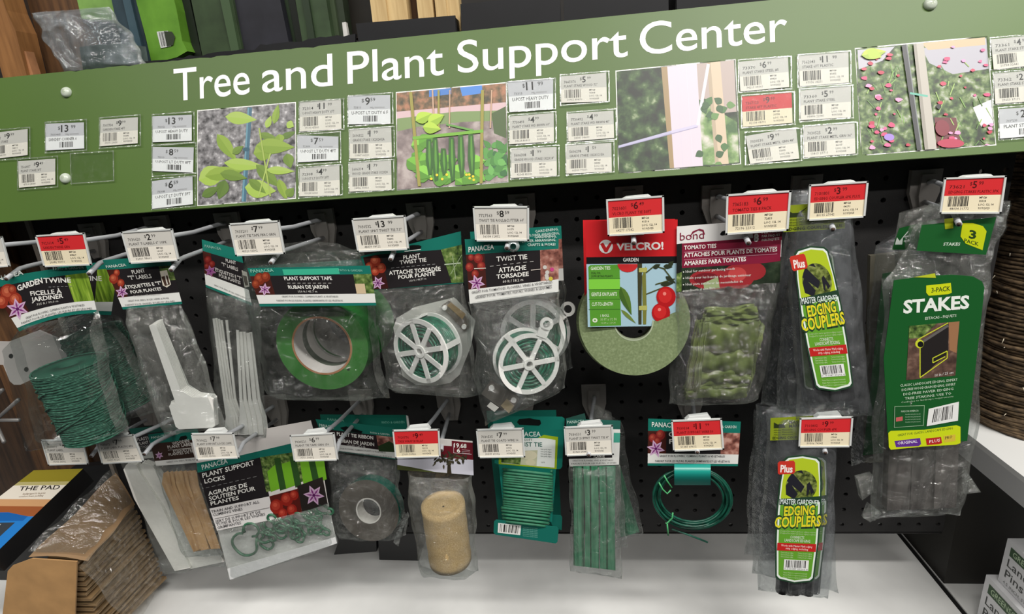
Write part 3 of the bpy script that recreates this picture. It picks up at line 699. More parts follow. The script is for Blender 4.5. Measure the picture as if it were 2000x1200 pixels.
# ================================================================== stake rack above the sign
black_bin = mat((24, 24, 27), 0.45, key='bin_plastic', noise=0.1, nscale=20)
def quadbox(name, label, cat, pts, Y, depth, m, group=None, side=None):
    """upright solid with a measured front outline"""
    P = px_poly(pts, Y); lo = min(p.z for p in P); cx = sum(p.x for p in P) / len(P)
    mb = MB(); mb.slab(P, (0, depth, 0), m, side); o = mb.build(name, loc=(cx, Y, lo)); return tag(o, label, cat, group)
def bin_(pts, Y, depth, label):
    P = px_poly(pts, Y); lo = min(p.z for p in P); t = thing('stake_bin', label, 'bin', (sum(p.x for p in P) / 4, Y, lo), 'black bins behind the sign')
    mb = MB(); mb.slab(P, (0, 0.003, 0), black_bin); mb.build('front_panel', t)
    for s in (0, 1):
        x = P[0].x if s == 0 else P[1].x - 0.003
        z1 = P[0].z if s == 0 else P[1].z
        mb = MB(); mb.box(x, x + 0.003, Y + 0.003, Y + depth, lo, z1 - 0.002, black_bin); mb.build('side_panel', t)
    mb = MB(); mb.box(P[0].x, P[1].x, Y + depth - 0.003, Y + depth, lo, min(P[0].z, P[1].z) - 0.002, black_bin); mb.build('back_panel', t)
bin_([(695, 46), (889, 30), (891, 85), (703, 100)], 0.025, 0.075, 'black bin in front of the pale wooden stakes')
bin_([(899, 8), (1094, -10), (1094, 50), (902, 70)], 0.025, 0.075, 'black bin right of the pale wooden stakes')
bin_([(1101, -10), (1305, -32), (1306, 30), (1102, 48)], 0.025, 0.075, 'black bin second to the right of the pale wooden stakes')
bin_([(1321, -32), (1560, -60), (1562, 5), (1322, 28)], 0.025, 0.075, 'black bin furthest right, cut by the top edge')
# ragged black lip on the left half of the rack
def lip():
    pts = [(60, 150)]
    for i in range(34):
        x = 300 + i * 11.6; y = 118 - (x - 300) * 0.118
        pts.append((x, y + R.uniform(-3, 3) - (5 if x > 500 else 0)))
    pts += [(694, 66), (694, 100), (60, 170)]
    P = px_poly(pts, 0.024); mb = MB(); mb.slab(P, (0, 0.004, 0), black_bin)
    tag(mb.build('rack_lip', loc=(-0.45, 0.024, 0.17)), 'chipped black plastic lip behind the top edge of the sign', 'rack lip')
lip()
def stake(pts, Y, depth, c, label, name='garden_stake', cat='stake', ridges=None, m=None):
    ext = lambda L: [(x + (x - 1271) * 260 / 3975, y - 260) if y <= -30 else (x, y) for x, y in L]   # they stand well above the frame
    pts = ext(pts); ridges = [(ext(a), b) for a, b in ridges or ()]
    P = px_poly(pts, Y); t = thing(name, label, cat, min(P, key=lambda p: p.z), None)
    mb = MB(); mb.slab(P, (0, depth, 0), m or mat(c, 0.45, noise=0.12, nscale=40)); body = mb.build('body', t)
    for (rp, rc) in ridges or ():
        mb = MB(); mb.slab(px_poly(rp, Y - 0.004), (0, 0.004, 0), mat(rc, 0.45)); mb.build('ridge', t)
    return t, body
pine = ramp_mat('pine_grain', 30, [(0.3, (176, 132, 80)), (0.6, (206, 168, 112))], 0.6, 4, (6, 6, 0.6))
pale = ramp_mat('pale_pine_grain', 22, [(0.25, (178, 146, 96)), (0.6, (214, 186, 134))], 0.6, 4, (6, 6, 0.5), 'noise')
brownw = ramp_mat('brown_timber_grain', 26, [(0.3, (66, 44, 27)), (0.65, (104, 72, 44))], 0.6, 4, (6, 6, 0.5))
dkwood = ramp_mat('dark_timber_grain', 26, [(0.3, (40, 28, 19)), (0.65, (64, 45, 30))], 0.6, 4, (6, 6, 0.5))
stake([(-26, -30), (-4, -30), (12, 20), (30, 60), (58, 170), (12, 175)], 0.03, 0.03, None, 'orange-brown timber post at the far left above the sign', 'timber_post', 'post', m=ramp_mat('orange_timber_grain', 24, [(0.3, (120, 80, 44)), (0.65, (152, 106, 62))], 0.55, 4, (6, 6, 0.5)))
stake([(44, 100), (50, 100), (72, 168), (58, 170)], 0.035, 0.012, (170, 120, 84), 'thin pale batten beside the orange-brown post', 'timber_batten', 'batten')
stake([(2, -30), (60, -30), (110, 165), (40, 170)], 0.09, 0.03, None, 'dark brown board behind the orange-brown post', 'timber_board', 'board', m=dkwood)
stake([(52, -30), (152, -30), (190, 160), (100, 170)], 0.075, 0.03, None, 'brown timber board behind the clear bag', 'timber_board', 'board', m=brownw)
stake([(142, -30), (222, -30), (232, 40), (150, 36)], 0.075, 0.02, (124, 164, 84), 'pale green sleeve behind the clear bag', 'green_sleeve', 'sleeve')
stake([(150, 26), (245, 20), (280, 140), (185, 150)], 0.10, 0.02, (30, 40, 42), 'dark slate stake behind the clear bag', 'slate_stake', 'stake')
stake([(222, -30), (262, -30), (300, 140), (250, 145)], 0.055, 0.018, (46, 62, 70), 'dark teal post beside the lime green sleeve', 'teal_post', 'post', ridges=[([(240, -30), (252, -30), (286, 130), (270, 132)], (62, 84, 94))])
t, b_ = stake([(258, -30), (330, -30), (345, 20), (356, 80), (366, 100), (345, 112), (322, 118), (296, 122), (284, 70), (268, 10)], 0.04, 0.022, None, 'bright lime green plastic sleeve with a barcode sticker', 'lime_sleeve', 'sleeve', m=ramp_mat('lime_plastic', 18, [(0.35, (76, 122, 30)), (0.6, (102, 152, 46)), (0.7, (128, 174, 80))], 0.5))
cB = Card((306, 62), (328, 60), (334, 90), (314, 94), PY(0.0392)); ms_ = cB.sheet((206, 208, 206), 2, 2).build('sticker', t)
cB.poly((52, 60, 46), [(320, 61), (336, 62), (342, 72), (338, 88), (326, 91)]); cB.barcode([(310, 63), (322, 62), (327, 89), (316, 91)], seed=5, n=7); cB.finish(ms_)
olive = (52, 68, 44)
stake([(326, -30), (400, -30), (420, 112), (358, 116)], 0.06, 0.02, (46, 60, 40), 'dark green steel post right of the lime sleeve', 'u_post', 'post', ridges=[([(352, -30), (366, -30), (395, 112), (380, 113)], (24, 32, 22))])
stake([(374, -30), (452, -30), (474, 104), (396, 112)], 0.045, 0.02, olive, 'dark green steel post with a bright flange left of the charcoal panel', 'u_post', 'post', ridges=[([(424, -30), (444, -30), (468, 104), (452, 104)], (66, 86, 58))])
stake([(440, -30), (536, -30), (566, 92), (466, 104)], 0.05, 0.012, (38, 38, 45), 'charcoal flat panel standing between the green posts', 'charcoal_panel', 'panel')
stake([(530, -30), (584, -30), (600, 88), (560, 92)], 0.065, 0.02, (48, 62, 44), 'dark green steel post right of the charcoal panel', 'u_post', 'post', ridges=[([(556, -30), (570, -30), (592, 88), (580, 90)], (22, 28, 20))])
stake([(574, -30), (634, -30), (650, 84), (592, 90)], 0.045, 0.02, (54, 72, 46), 'dark green broad steel post near the white peg', 'u_post', 'post', ridges=[([(588, -30), (600, -30), (616, 84), (604, 86)], (38, 52, 34))])
stake([(632, -30), (668, -30), (680, 80), (650, 84)], 0.06, 0.02, (40, 50, 34), 'narrow dark green post left of the white peg', 'u_post', 'post', ridges=[([(640, -30), (650, -30), (664, 80), (656, 82)], (60, 74, 50))])
stake([(668, 44), (675, 43), (681, 78), (672, 80)], 0.036, 0.006, (206, 204, 200), 'short white peg left of the wooden stakes', 'white_peg', 'peg')
stake([(662, -30), (720, -30), (735, 66), (690, 76)], 0.09, 0.02, (40, 36, 30), 'dark weathered stake left of the pale stakes', 'dark_stake', 'stake')
for k, (x0, x1, sh, wh) in enumerate(((722, 752, 0, 'first'), (753, 792, 4, 'second'), (812, 842, 0, 'third'), (847, 868, 0, 'fourth'), (869, 893, 3, 'fifth'))):
    stake([(x0, -40), (x1, -40), (x1 + 8, 60), (x0 + 8, 62)], 0.045 + sh * .001, 0.02, None, 'pale sawn wooden stake, ' + wh + ' from the left in the first black bin', 'wooden_stake', 'stake', m=pale)
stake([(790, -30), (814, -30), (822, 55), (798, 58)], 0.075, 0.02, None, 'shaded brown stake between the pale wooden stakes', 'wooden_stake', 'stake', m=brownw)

def clear_bag():
    t = thing('clear_bag', 'crumpled clear plastic bag tucked behind the sign', 'bag', at(190, 150, 0.018))
    bag(t, ((60, 26), (218, 14), (298, 135), (128, 148)), 0.022, 0.012, 'bag', 14, 14, 0.0035, 4, film('milky_film', 0.42, gloss=0.16, bump=0.9, bscale=18, hcol=(170, 180, 186)), 4.0, crease=9)
    mb = MB(); mb.grid(lambda u, v: at(155 + 130 * u + 8 * v, 92 + 50 * v - 6 * math.sin(3 * u), 0.026 - 0.004 * math.sin(6 * u)), 8, 5, mat((72, 84, 80), 0.5, noise=.2, nscale=60)); mb.build('contents', t)
clear_bag()

# ================================================================== neighbours: left
def left_side():
    # timber standing in the next bay
    for k, (x0, x1, Y, m) in enumerate(((-1.05, -0.93, 0.06, dkwood), (-0.93, -0.84, 0.045, brownw), (-0.835, -0.742, 0.06, dkwood))):
        mb = MB(); mb.box(x0, x1, Y, Y + 0.03, -0.56, 0.17, m)
        tag(mb.build('timber_plank'), ('dark timber plank at the far left beyond the pegboard', 'brown timber plank left of the pegboard', 'dark timber plank next to the left pegboard edge')[k], 'plank')
    mb = MB(); mb.box(-0.741, -0.735, -0.004, 0.02, -0.50, 0.09, mat((120, 112, 104), 0.45)); tag(mb.build('upright_strip'), 'grey steel upright strip on the left edge of the pegboard', 'upright')
    # grey plastic plate with two holes
    t = thing('end_plate', 'pale grey plastic plate with two holes behind the garden twine bag', 'plate', at(60, 745, -0.10))
    pts = [(-40, 668), (14, 669), (74, 646), (112, 662), (134, 696), (106, 722), (74, 736), (40, 752), (27, 752), (19, 745), (6, 713), (-40, 711)]
    mb = MB(); mb.slab(px_poly(pts, -0.10), (0, 0.003, 0), mat((186, 182, 178), 0.45, key='grey_plate')); mb.build('plate', t)
    for (x, y) in ((21, 696), (51, 722)):
        mb = MB(); mb.slab([at(x + 4.2 * math.cos(a * .524), y + 4.6 * math.sin(a * .524), -0.1004) for a in range(12)], (0, 0.0004, 0), mat((24, 22, 22), 0.7)); mb.build('screw_hole', t)
    # prongs of a hook in the next bay
    t = thing('wire_prongs', 'grey wire hook prongs at the left edge below the plate', 'hook', at(0, 812, -0.06))
    for a, b in (((-40, 850), (36, 781)), ((-40, 822), (37, 821)), ((-20, 800), (8, 864)), ((-30, 800), (4, 762))):
        mb = MB(); mb.tube([at(*a, -0.02), at(*b, -0.08)], 0.0026, mat((120, 118, 116), 0.4, .3), 8); mb.build('prong', t)
left_side()

def pad_pack():
    # kneeling pad pack leaning on the deck
    t = thing('pad_pack', 'yellow, white and blue kneeling pad pack reading THE PAD', 'package', at_z(40, 1090, -0.56))
    A, B_, C_, D_ = at(66, 919, -0.03), at(162, 916, -0.03), at(-10, 1090, -0.17), at(-140, 1100, -0.17)
    n = (B_ - A).cross(D_ - A).normalized()
    if n.y > 0: n = -n
    pl = Plane(A, n)
    q = ((66, 919), (162, 916), (-20, 1092), (-150, 1085))
    P = [pl.pt(*p) for p in q]
    mb = MB(); mb.slab(P, -n * 0.03, mat((34, 116, 190), 0.4), mat((18, 18, 20), 0.5)); body = mb.build('pack', t)
    c = Card(*q, pl)
    c.rect((138, 126, 36), 0, 0, 1, .16); c.rect((176, 166, 110), 0, .14, 1, .2); c.rect((222, 214, 200), 0, .18, 1, .34); c.rect((196, 150, 106), 0, .34, 1, .44); c.rect((150, 84, 46), 0, .42, 1, .53)
    c.rect((34, 116, 190), 0, .53, 1, 1); c.upoly((24, 90, 160), [(0, .5), (.5, .49), (.9, .53), (.9, .58), (0, .6)])
    c.upoly((52, 58, 64), [(.1, .62), (.8, .6), (.8, .84), (.1, .86)]); c.upoly((170, 172, 170), [(.4, .64), (.6, .62), (.66, .78), (.5, .8)])
    c.text('THE PAD', (36, 959), (115, 956), 9, (30, 28, 26), .02, up=(.45, -.9)); c.text('kneeling support for the garden', (44, 967), (88, 965), 4, (110, 80, 50), up=(.45, -.9)); c.text('comfort foam padding', (36, 972), (84, 970), 3.5, (110, 80, 50), up=(.45, -.9))
    c.finish(body)
pad_pack()

def kraft_pack():
    """shrink wrapped stack of folded kraft paper lying on the deck, front end open"""
    t = thing('kraft_paper_pack', 'shrink wrapped stack of folded brown kraft paper on the deck', 'paper pack', at(170, 1200, -0.12))
    kraft = mat((178, 138, 92), 0.6, noise=.06, nscale=30, key='kraft'); edge = ramp_mat('kraft_edges', 60, [(0.35, (92, 74, 52)), (0.6, (160, 132, 96))], 0.7, 4, (1, 1, 14))
    T = [at(*p) for p in [(226, 924, -0.012), (264, 986, -0.025), (172, 1098, -0.15), (56, 1090, -0.15)]]
    mb = MB(); mb.grid(lambda u, v: (T[0].lerp(T[1], u)).lerp(T[3].lerp(T[2], u), v) + Vector((0, 0, 0.005 * math.sin(math.pi * u) + .002 * math.sin(9 * v))), 6, 10, mat((150, 122, 92), 0.4, key='wrapped_kraft')); mb.build('cover_sheet', t)
    fl = [(15, 1116), (24, 1106), (62, 1092), (150, 1098), (146, 1210), (140, 1290), (0, 1290), (5, 1200)]
    mb = MB(); mb.slab(px_poly(fl, -0.155), (0, 0.002, 0), kraft); mb.build('front_flap', t)
    KT = [(138, 112, 78), (120, 96, 66), (150, 122, 86), (110, 90, 62), (130, 104, 72)]
    for k in range(16):
        j = R.uniform(-3, 3)
        a = at(154 + 3.2 * k + j + R.uniform(-6, 6), 1100 + 10 * k, -0.150 + .0015 * k); b = at(263 + 3.9 * k + j, 988 + 9.2 * k, -0.026 + .001 * k)
        w = Vector((-0.05, 0, 0)); P = [a, b, b + w, a + w]
        mb = MB(); mb.slab(P, (0, 0, -0.0046), mat(KT[k % 5], 0.65), edge); mb.build('paper_sheet', t)
    Q = [at(*p) for p in [(262, 984, -0.034), (324, 1124, -0.03), (262, 1222, -0.13), (164, 1102, -0.16)]]
    mb = MB(); mb.grid(lambda u, v: Q[0].lerp(Q[1], u).lerp(Q[3].lerp(Q[2], u), v) + Vector((0.004 + .003 * math.sin(11 * u + 5 * v), -0.008, .002)), 10, 10, film('shrink_film', .26, gloss=.2, bump=.8, bscale=26, hcol=(200, 185, 165))); mb.build('shrink_wrap', t)
    mb = MB(); mb.grid(lambda u, v: T[0].lerp(T[1], u).lerp(T[3].lerp(T[2], u), v * .96) + Vector((0, -0.004, 0.010 + .0025 * math.sin(17 * v + 4 * u))), 10, 18, film('shrink_film2', .10, gloss=.34, rough=.12, bump=.9, bscale=22)); mb.build('shrink_wrap', t)
kraft_pack()
quadbox('bracket_panel', 'black steel bracket panel between the pad pack and the paper pack', 'panel', [(140, 914), (252, 904), (300, 1010), (60, 1260), (-80, 1260), (-80, 1120)], 0.006, 0.012, mat((15, 15, 17), 0.5))
for (pts, lb) in (([(668, 1040), (735, 1046), (735, 1078), (652, 1084)], 'small black box under the ribbon bag, left one'), ([(738, 1040), (816, 1040), (818, 1096), (741, 1094)], 'small black box under the ribbon bag, right one')):
    quadbox('black_box', lb, 'box', pts, 0.045, 0.05, mat((18, 18, 20), 0.5))

# ================================================================== neighbours: right
def jute_roll():
    z = -0.345; c0 = at_z(2012, 838, z); r = 0.074
    c0 = Vector((c0.x + 0.020, c0.y + .03, z)); H = 0.36
    t = thing('jute_roll', 'large roll of coarse brown jute standing on the white side shelf', 'roll', c0)
    mb = MB(); core = mat((96, 78, 56), 0.8)
    mb.lathe(c0 + Vector((0, 0, .001)), c0 + Vector((0, 0, H)), [(0, .01), (0, r * .985), (1, r * .985), (1, .01)], core, 40, False); mb.build('core', t)
    jm = ramp_mat('jute_fibre', 110, [(0.3, (46, 36, 25)), (0.5, (84, 67, 47)), (0.7, (122, 101, 74))], 0.85, 7, (1, 1, 2.2))
    mb = MB(); pts = []; N = 84
    for i in range(N * 28):
        a = 2 * math.pi * i / 28; h = 0.004 + (H - .008) * i / (N * 28)
        rr = r + .0014 * math.sin(a * 3.3) + .0012 * math.sin(i * .37) + R.uniform(-.0006, .0006)
        pts.append(c0 + Vector((rr * math.cos(a), rr * math.sin(a), h + .004 * math.sin(a * 1.0 + i * .01))))
    mb.tube(pts, 0.0027, jm, 5); mb.build('winding', t)
    mb = MB()
    for k in range(16):
        a = R.uniform(2.6, 4.6); h = R.uniform(.02, H * .9); p = c0 + Vector(((r + .0055) * math.cos(a), (r + .0055) * math.sin(a), h))
        mb.tube([p, p + Vector((R.uniform(-.004, .004), R.uniform(-.003, .001), R.uniform(.002, .007)))], 0.0005, mat((226, 214, 190), .6), 4)
    o = mb.build('loose_fibre', t); o['kind'] = 'stuff'
jute_roll()

def pins_box(X, y0, y1, z0, z1, label, k):
    """white carton standing on the right deck; its lettered side looks towards the pegboard bay"""
    t = thing('pins_carton', label, 'carton', (X + .06, (y0 + y1) / 2, z0), 'cartons of landscape pins on the right')
    w = mat((224, 224, 226), 0.45, key='white_carton'); mb = MB(); mb.box(X, X + .13, y1, y0, z0, z1, w); body = mb.build('carton', t)
    pl = Plane((X, 0, 0), (-1, 0, 0)); c = Card(*[proj(p) for p in ((X, y0, z1), (X, y1, z1), (X, y1, z0), (X, y0, z0))], pl)
    L = y0 - y1; H = z1 - z0
    def flat(txt, a, b, base, cap, col, bold, res=2):
        vs, fs, asp = glyphs(txt, bold, res); o = c.off()
        c.mb.add([Vector((X - o, y0 - L * (a + (b - a) * x), z1 - H * base + H * cap * y)) for x, y in vs], fs, mat(col, .4))
    def band(a, b, p, q, col):
        o = c.off(); c.mb.poly([Vector((X - o, y0 - L * u, z1 - H * v)) for u, v in ((a, p), (b, p), (b, q), (a, q))], mat(col, .4))
    band(.05, .5, .1, .3, (44, 78, 42)); flat('GREENSCAPES', .08, .47, .255, .11, (186, 208, 172), .01)
    flat('Landscape', .05, .52, .54, .17, (56, 58, 56), .006, 3); flat('Pins', .05, .235, .79, .17, (56, 58, 56), .006, 3); flat('4.5 INCH, STEEL', .05, .34, .94, .06, (120, 122, 120), 0)
    if k: band(.5, .72, .62, .95, (110, 160, 50))
    c.finish(body)
pins_box(.529, -.055, -.215, -.5255, -.459, 'white carton of landscape pins, upper one of the stack', 0)
pins_box(.522, -.045, -.205, -.6018, -.5265, 'white carton of landscape pins, lower one of the stack', 1)

# ================================================================== hanging packages
scene.cycles.transparent_max_bounces = 32
TEAL = (22, 112, 98); INK = (34, 30, 32); PAPER = (226, 226, 222); GRN = (38, 98, 78)
pano = film('bag_film', 0.09, gloss=0.13, bump=0.7, bscale=34)
soft = film('soft_film', 0.16, gloss=0.12, bump=0.6, bscale=26)
greenpic = ramp_mat('foliage_label', 190, [(0.35, (38, 58, 26)), (0.55, (96, 122, 58)), (0.7, (150, 164, 104))])
pinkpic = ramp_mat('gardener_label', 110, [(0.38, (88, 48, 42)), (0.52, (150, 96, 84)), (0.66, (196, 150, 136))])
bamboo = ramp_mat('bamboo_label', 60, [(0.35, (74, 104, 24)), (0.55, (122, 156, 44)), (0.7, (164, 190, 78))], stretch=(5, 1, .5))
def header(t, q, Y, a, b, d, l=.2, r=.8, right=None, bow=0.0, yaw=0, nu=10, left=True, body=TEAL, base=INK, name='header_card', picr=None):
    pl = PY(Y, yaw, 0, *q[0]); c = Card(*q, pl, bow)
    o = c.sheet(body, nu, 4).build(name, t)
    c.rect(base, 0, a, 1, b, n=nu)
    if left:
        c.rect((70, 30, 24), 0, a, l, b, n=4)
    if right: c.rect(None, r, a, 1, b, right, n=4)
    c.rect(PAPER, 0, b, 1, d, n=nu)
    return c, o
def pkg(name, label, cat, px, py, Y, group=None): return thing(name, label, cat, at(px, py, Y), group)

# ---- garden twine -------------------------------------------------
def twine_spool(t, a, b, r0, r1, Y, seed):
    A, B_ = at(a[0], a[1], Y), at(b[0], b[1], Y); m0, m1 = mpp(a[0], a[1], Y), mpp(b[0], b[1], Y)
    r0 *= m0; r1 *= m1; rr = random.Random(seed); ax = B_ - A; L = ax.length; ax.normalize(); u = ax.orthogonal().normalized(); w = ax.cross(u)
    mb = MB(); mb.lathe(A, B_, [(0, r0 * .3), (0, r0 * .95), (1, r1 * .95), (1, r1 * .3)], mat((30, 82, 64), .8), 32, True); mb.build('spool_core', t)
    tm = ramp_mat('green_twine', 260, [(0.3, (26, 70, 54)), (0.55, (50, 104, 84)), (0.72, (90, 142, 120))], 0.85, 5, (1, 1, 3))
    mb = MB(); turns = 58; n = 26; pts = []
    for i in range(turns * n + 1):
        th = 2 * math.pi * i / n; f = i / (turns * n)
        tilt = .030 * math.sin(f * 11 + seed) * L / .1
        s = min(.995, max(.005, f + .35 * tilt * math.cos(th + seed) * 1.6))
        R0 = (r0 + (r1 - r0) * s) * (1 + .015 * math.sin(9 * f + th * .5)) + rr.uniform(-.0006, .0006)
        pts.append(A + ax * (s * L) + (u * math.cos(th) + w * math.sin(th)) * R0)
    mb.tube(pts, 0.0011, tm, 5); mb.build('winding', t)
    mb = MB()
    for k in range(26):   # crossing strands on top
        a0 = rr.uniform(0, 6.28); f0 = rr.uniform(.05, .7); pts = []
        for i in range(12):
            s = f0 + .25 * i / 11; th = a0 + i * .14; R0 = (r0 + (r1 - r0) * s) * 1.012 + .0016
            pts.append(A + ax * (s * L) + (u * math.cos(th) + w * math.sin(th)) * R0)
        mb.tube(pts, 0.0009, tm, 5)
    mb.build('crossing_strands', t)['kind'] = 'stuff'
def twine(front):
    if front:
        t = pkg('twine_bag', 'front bag of green garden twine with crumpled clear film', 'bag', 160, 870, -.155, 'bags of garden twine')
        q = ((-25, 548), (168, 518), (190, 612), (38, 648)); Y = -.158
        c, o = header(t, q, Y, .16, .74, .93, .22, .76, bamboo, bow=9)
        c.tomatoes([(16, 572, 16), (30, 586, 13), (4, 590, 12), (24, 566, 8)]); c.lily(34, 604, 22)
        c.text('PANACEA', (-22, 554), (46, 536), 9, (226, 232, 226), .02, up=(-.35, -.93)); c.text('PATIO & GARDEN', (104, 528), (163, 525), 5.5, (200, 222, 212), .01, up=(-.2, -1))
        c.text('GARDEN', (35, 569), (84, 553), 10, bold=.03, up=(-.25, -1), arc=1); c.text('TWINE', (86, 553), (139, 552), 9.5, bold=.03, up=(-.15, -1))
        c.text('FICELLE À', (60, 578), (121, 573), 8.2, bold=.03, up=(-.2, -1)); c.text('JARDINER', (62, 590), (124, 582), 8.2, bold=.03, up=(-.2, -1))
        c.text('325 ft / 99.0 m', (72, 597), (114, 590), 4, (200, 198, 192), up=(-.2, -1))
        c.text('GREAT FOR FLOWERS, CLIMBING PLANTS & VEGETABLES', (50, 624), (165, 598), 4, (90, 90, 90), 0, up=(-.2, -1), arc=4); c.text('PARFAIT POUR LES PLANTES, LES FLEURS ET LES LÉGUMES', (42, 634), (180, 605), 4, (90, 90, 90), 0, up=(-.2, -1), arc=6)
        for x in range(95, 142, 8): c.line((150, 150, 150), (x, 561 - (x - 95) * .04), (x + 5, 561 - (x - 95) * .04), .8)
        c.finish(o)
        twine_spool(t, (134, 712), (190, 848), 60, 50, -.166, 3)
        bag(t, ((38, 640), (190, 608), (250, 842), (96, 868)), -.164, .040, 'bag', 44, 72, .003, 11, film('crisp_film', .02, gloss=.17, rough=.06, bump=.3, bscale=14), 2.5, .05, crease=12)
    else:
        t = pkg('twine_bag', 'rear bag of green garden twine half hidden behind the front one', 'bag', 250, 812, -.10, 'bags of garden twine')
        c, o = header(t, ((112, 522), (232, 508), (217, 616), (118, 612)), -.112, .14, .76, .93, .2, .66, bamboo)
        c.text('TWINE', (150, 548), (199, 549), 9, (206, 204, 200), .03, up=(-.1, -1)); c.finish(o)
        twine_spool(t, (178, 646), (248, 792), 50, 48, -.092, 8)
        bag(t, ((120, 610), (218, 612), (322, 800), (205, 826)), -.092, .033, 'bag', 12, 14, .002, 21, pano, 2.5, .15)
twine(False); twine(True)

# ---- plant T labels ------------------------------------------------
def tlabels(front):
    wm = mat((240, 238, 233), 0.45, key='white_plastic')
    if front:
        t = pkg('label_bag', 'front bag of white plastic plant T labels with the T head showing', 'bag', 385, 842, -.15, 'bags of plant T labels')
        q = ((200, 508), (330, 500), (356, 594), (240, 605)); Y = -.152
        c, o = header(t, q, Y, .2, .76, .95, .16, .8, None)
        c.rect(None, .8, .2, 1, .5, greenpic, n=2)
        c.tomatoes([(222, 545, 9), (236, 553, 7), (228, 533, 6)]); c.lily(238, 571, 13)
        c.text('PANACEA', (208, 524), (247, 520), 5.5, (220, 230, 224), .02)
        c.text('PLANT', (259, 536), (284, 532), 8, bold=.02); c.text('"T" LABELS', (252, 547), (297, 543), 8, bold=.02)
        c.text('ÉTIQUETTES E "T"', (246, 565), (316, 556), 6.8, bold=.02); c.text('POUR PLANTES', (256, 574), (316, 567), 6.2, bold=.02)
        c.text('12 labels / 12 étiquettes', (261, 580), (314, 576), 3, (190, 186, 184))
        c.text('GREAT FOR SEEDS, BULBS, HERBS & MORE', (250, 590), (330, 584), 3.5, (110, 108, 108), 0); c.text('PARFAIT POUR GRAINES, BULBES ET LÉGUMES', (245, 598), (342, 590), 3.5, (110, 108, 108), 0)
        c.poly((214, 206, 190), [(312, 530), (326, 528), (334, 556), (326, 562), (318, 558)]); c.poly((70, 50, 40), [(315, 541), (327, 538), (332, 556), (322, 559)]); c.line((206, 200, 190), (321, 532), (327, 556), 2.5)
        c.finish(o)
        for k in range(7):
            dx, dy = 2.6 * (6 - k) , -1.6 * (6 - k); Yk = -.158 + .0026 * (6 - k)
            P = [(291 + dx * .9, 637 + dy), (304 + dx * .7, 634 + dy), (352 + dx, 762 + dy), (376 + dx, 777 + dy), (410 + dx * .5, 776 + dy * .6), (415 + dx * .5, 781 + dy * .6), (420 + dx * .4, 832 + dy * .3), (414 + dx * .4, 836 + dy * .3), (350 + dx * .6, 839 + dy * .2), (343 + dx * .5, 834 + dy * .3), (330 + dx * .3, 794 + dy * .5), (334, 789 + dy * .5), (343 + dx * .2, 788 + dy)]
            prism(t, 't_label', P, Yk, .0012, wm)
        bag(t, ((241, 600), (356, 592), (447, 838), (322, 850)), -.150, .014, 'bag', 12, 16, .002, 31, soft, 2.0, .1)
    else:
        t = pkg('label_bag', 'rear bag of white plastic plant T labels showing thin stems', 'bag', 475, 850, -.09, 'bags of plant T labels')
        q = ((394, 468), (470, 488), (492, 597), (402, 561)); Y = -.095
        c, o = header(t, q, Y, .24, .72, .95, .2, .86, None, yaw=10)
        c.tomatoes([(406, 508, 7), (414, 516, 6), (404, 520, 5)], (110, 26, 24), (150, 60, 50)); c.lily(411, 530, 12, outer=(150, 100, 140))
        c.text('PANACEA', (400, 483), (432, 489), 5, (130, 170, 158), .02); c.text('PLANT', (441, 512), (461, 517), 6.5, (206, 202, 198), .02); c.text('"T" LABELS', (433, 519), (465, 530), 6.5, (206, 202, 198), .02)
        c.text('ÉTIQUETTES E "T"', (421, 530), (472, 548), 6.5, (206, 202, 198), .02); c.text('POUR PLANTES', (428, 541), (470, 556), 6.5, (206, 202, 198), .02)
        c.text('GREAT FOR SEEDS, BULBS, HERBS & MORE', (418, 558), (482, 585), 3, (120, 118, 118), 0)
        c.poly((206, 200, 190), [(472, 528), (482, 532), (487, 560), (478, 562)]); c.poly((70, 50, 40), [(474, 538), (482, 540), (485, 558), (479, 558)])
        c.finish(o)
        for k, (x0, y0, x1, w) in enumerate(((415, 623, 443, 4.5), (420, 622, 449, 4), (425, 624, 455, 4), (430, 626, 458, 4), (440, 626, 462, 4.5), (461, 646, 470, 5), (467, 649, 478, 6), (473, 649, 488, 6), (480, 651, 497, 8), (486, 650, 508, 6))):
            P = [(x0, y0), (x0 + w, y0), (x0 + w + (x1 - x0) * .75, 780), (x1 + w + 6, 815), (x1 + w + 10, 850), (x1 - 6, 850), (x1 - 2, 815), (x0 + (x1 - x0) * .75, 780)]
            prism(t, 't_label', P, -.098 + .0022 * (k % 5), .0012, wm)
        bag(t, ((405, 562), (506, 588), (520, 856), (428, 850)), -.09, .012, 'bag', 10, 16, .002, 41, soft, 1.8, .1)
tlabels(False); tlabels(True)

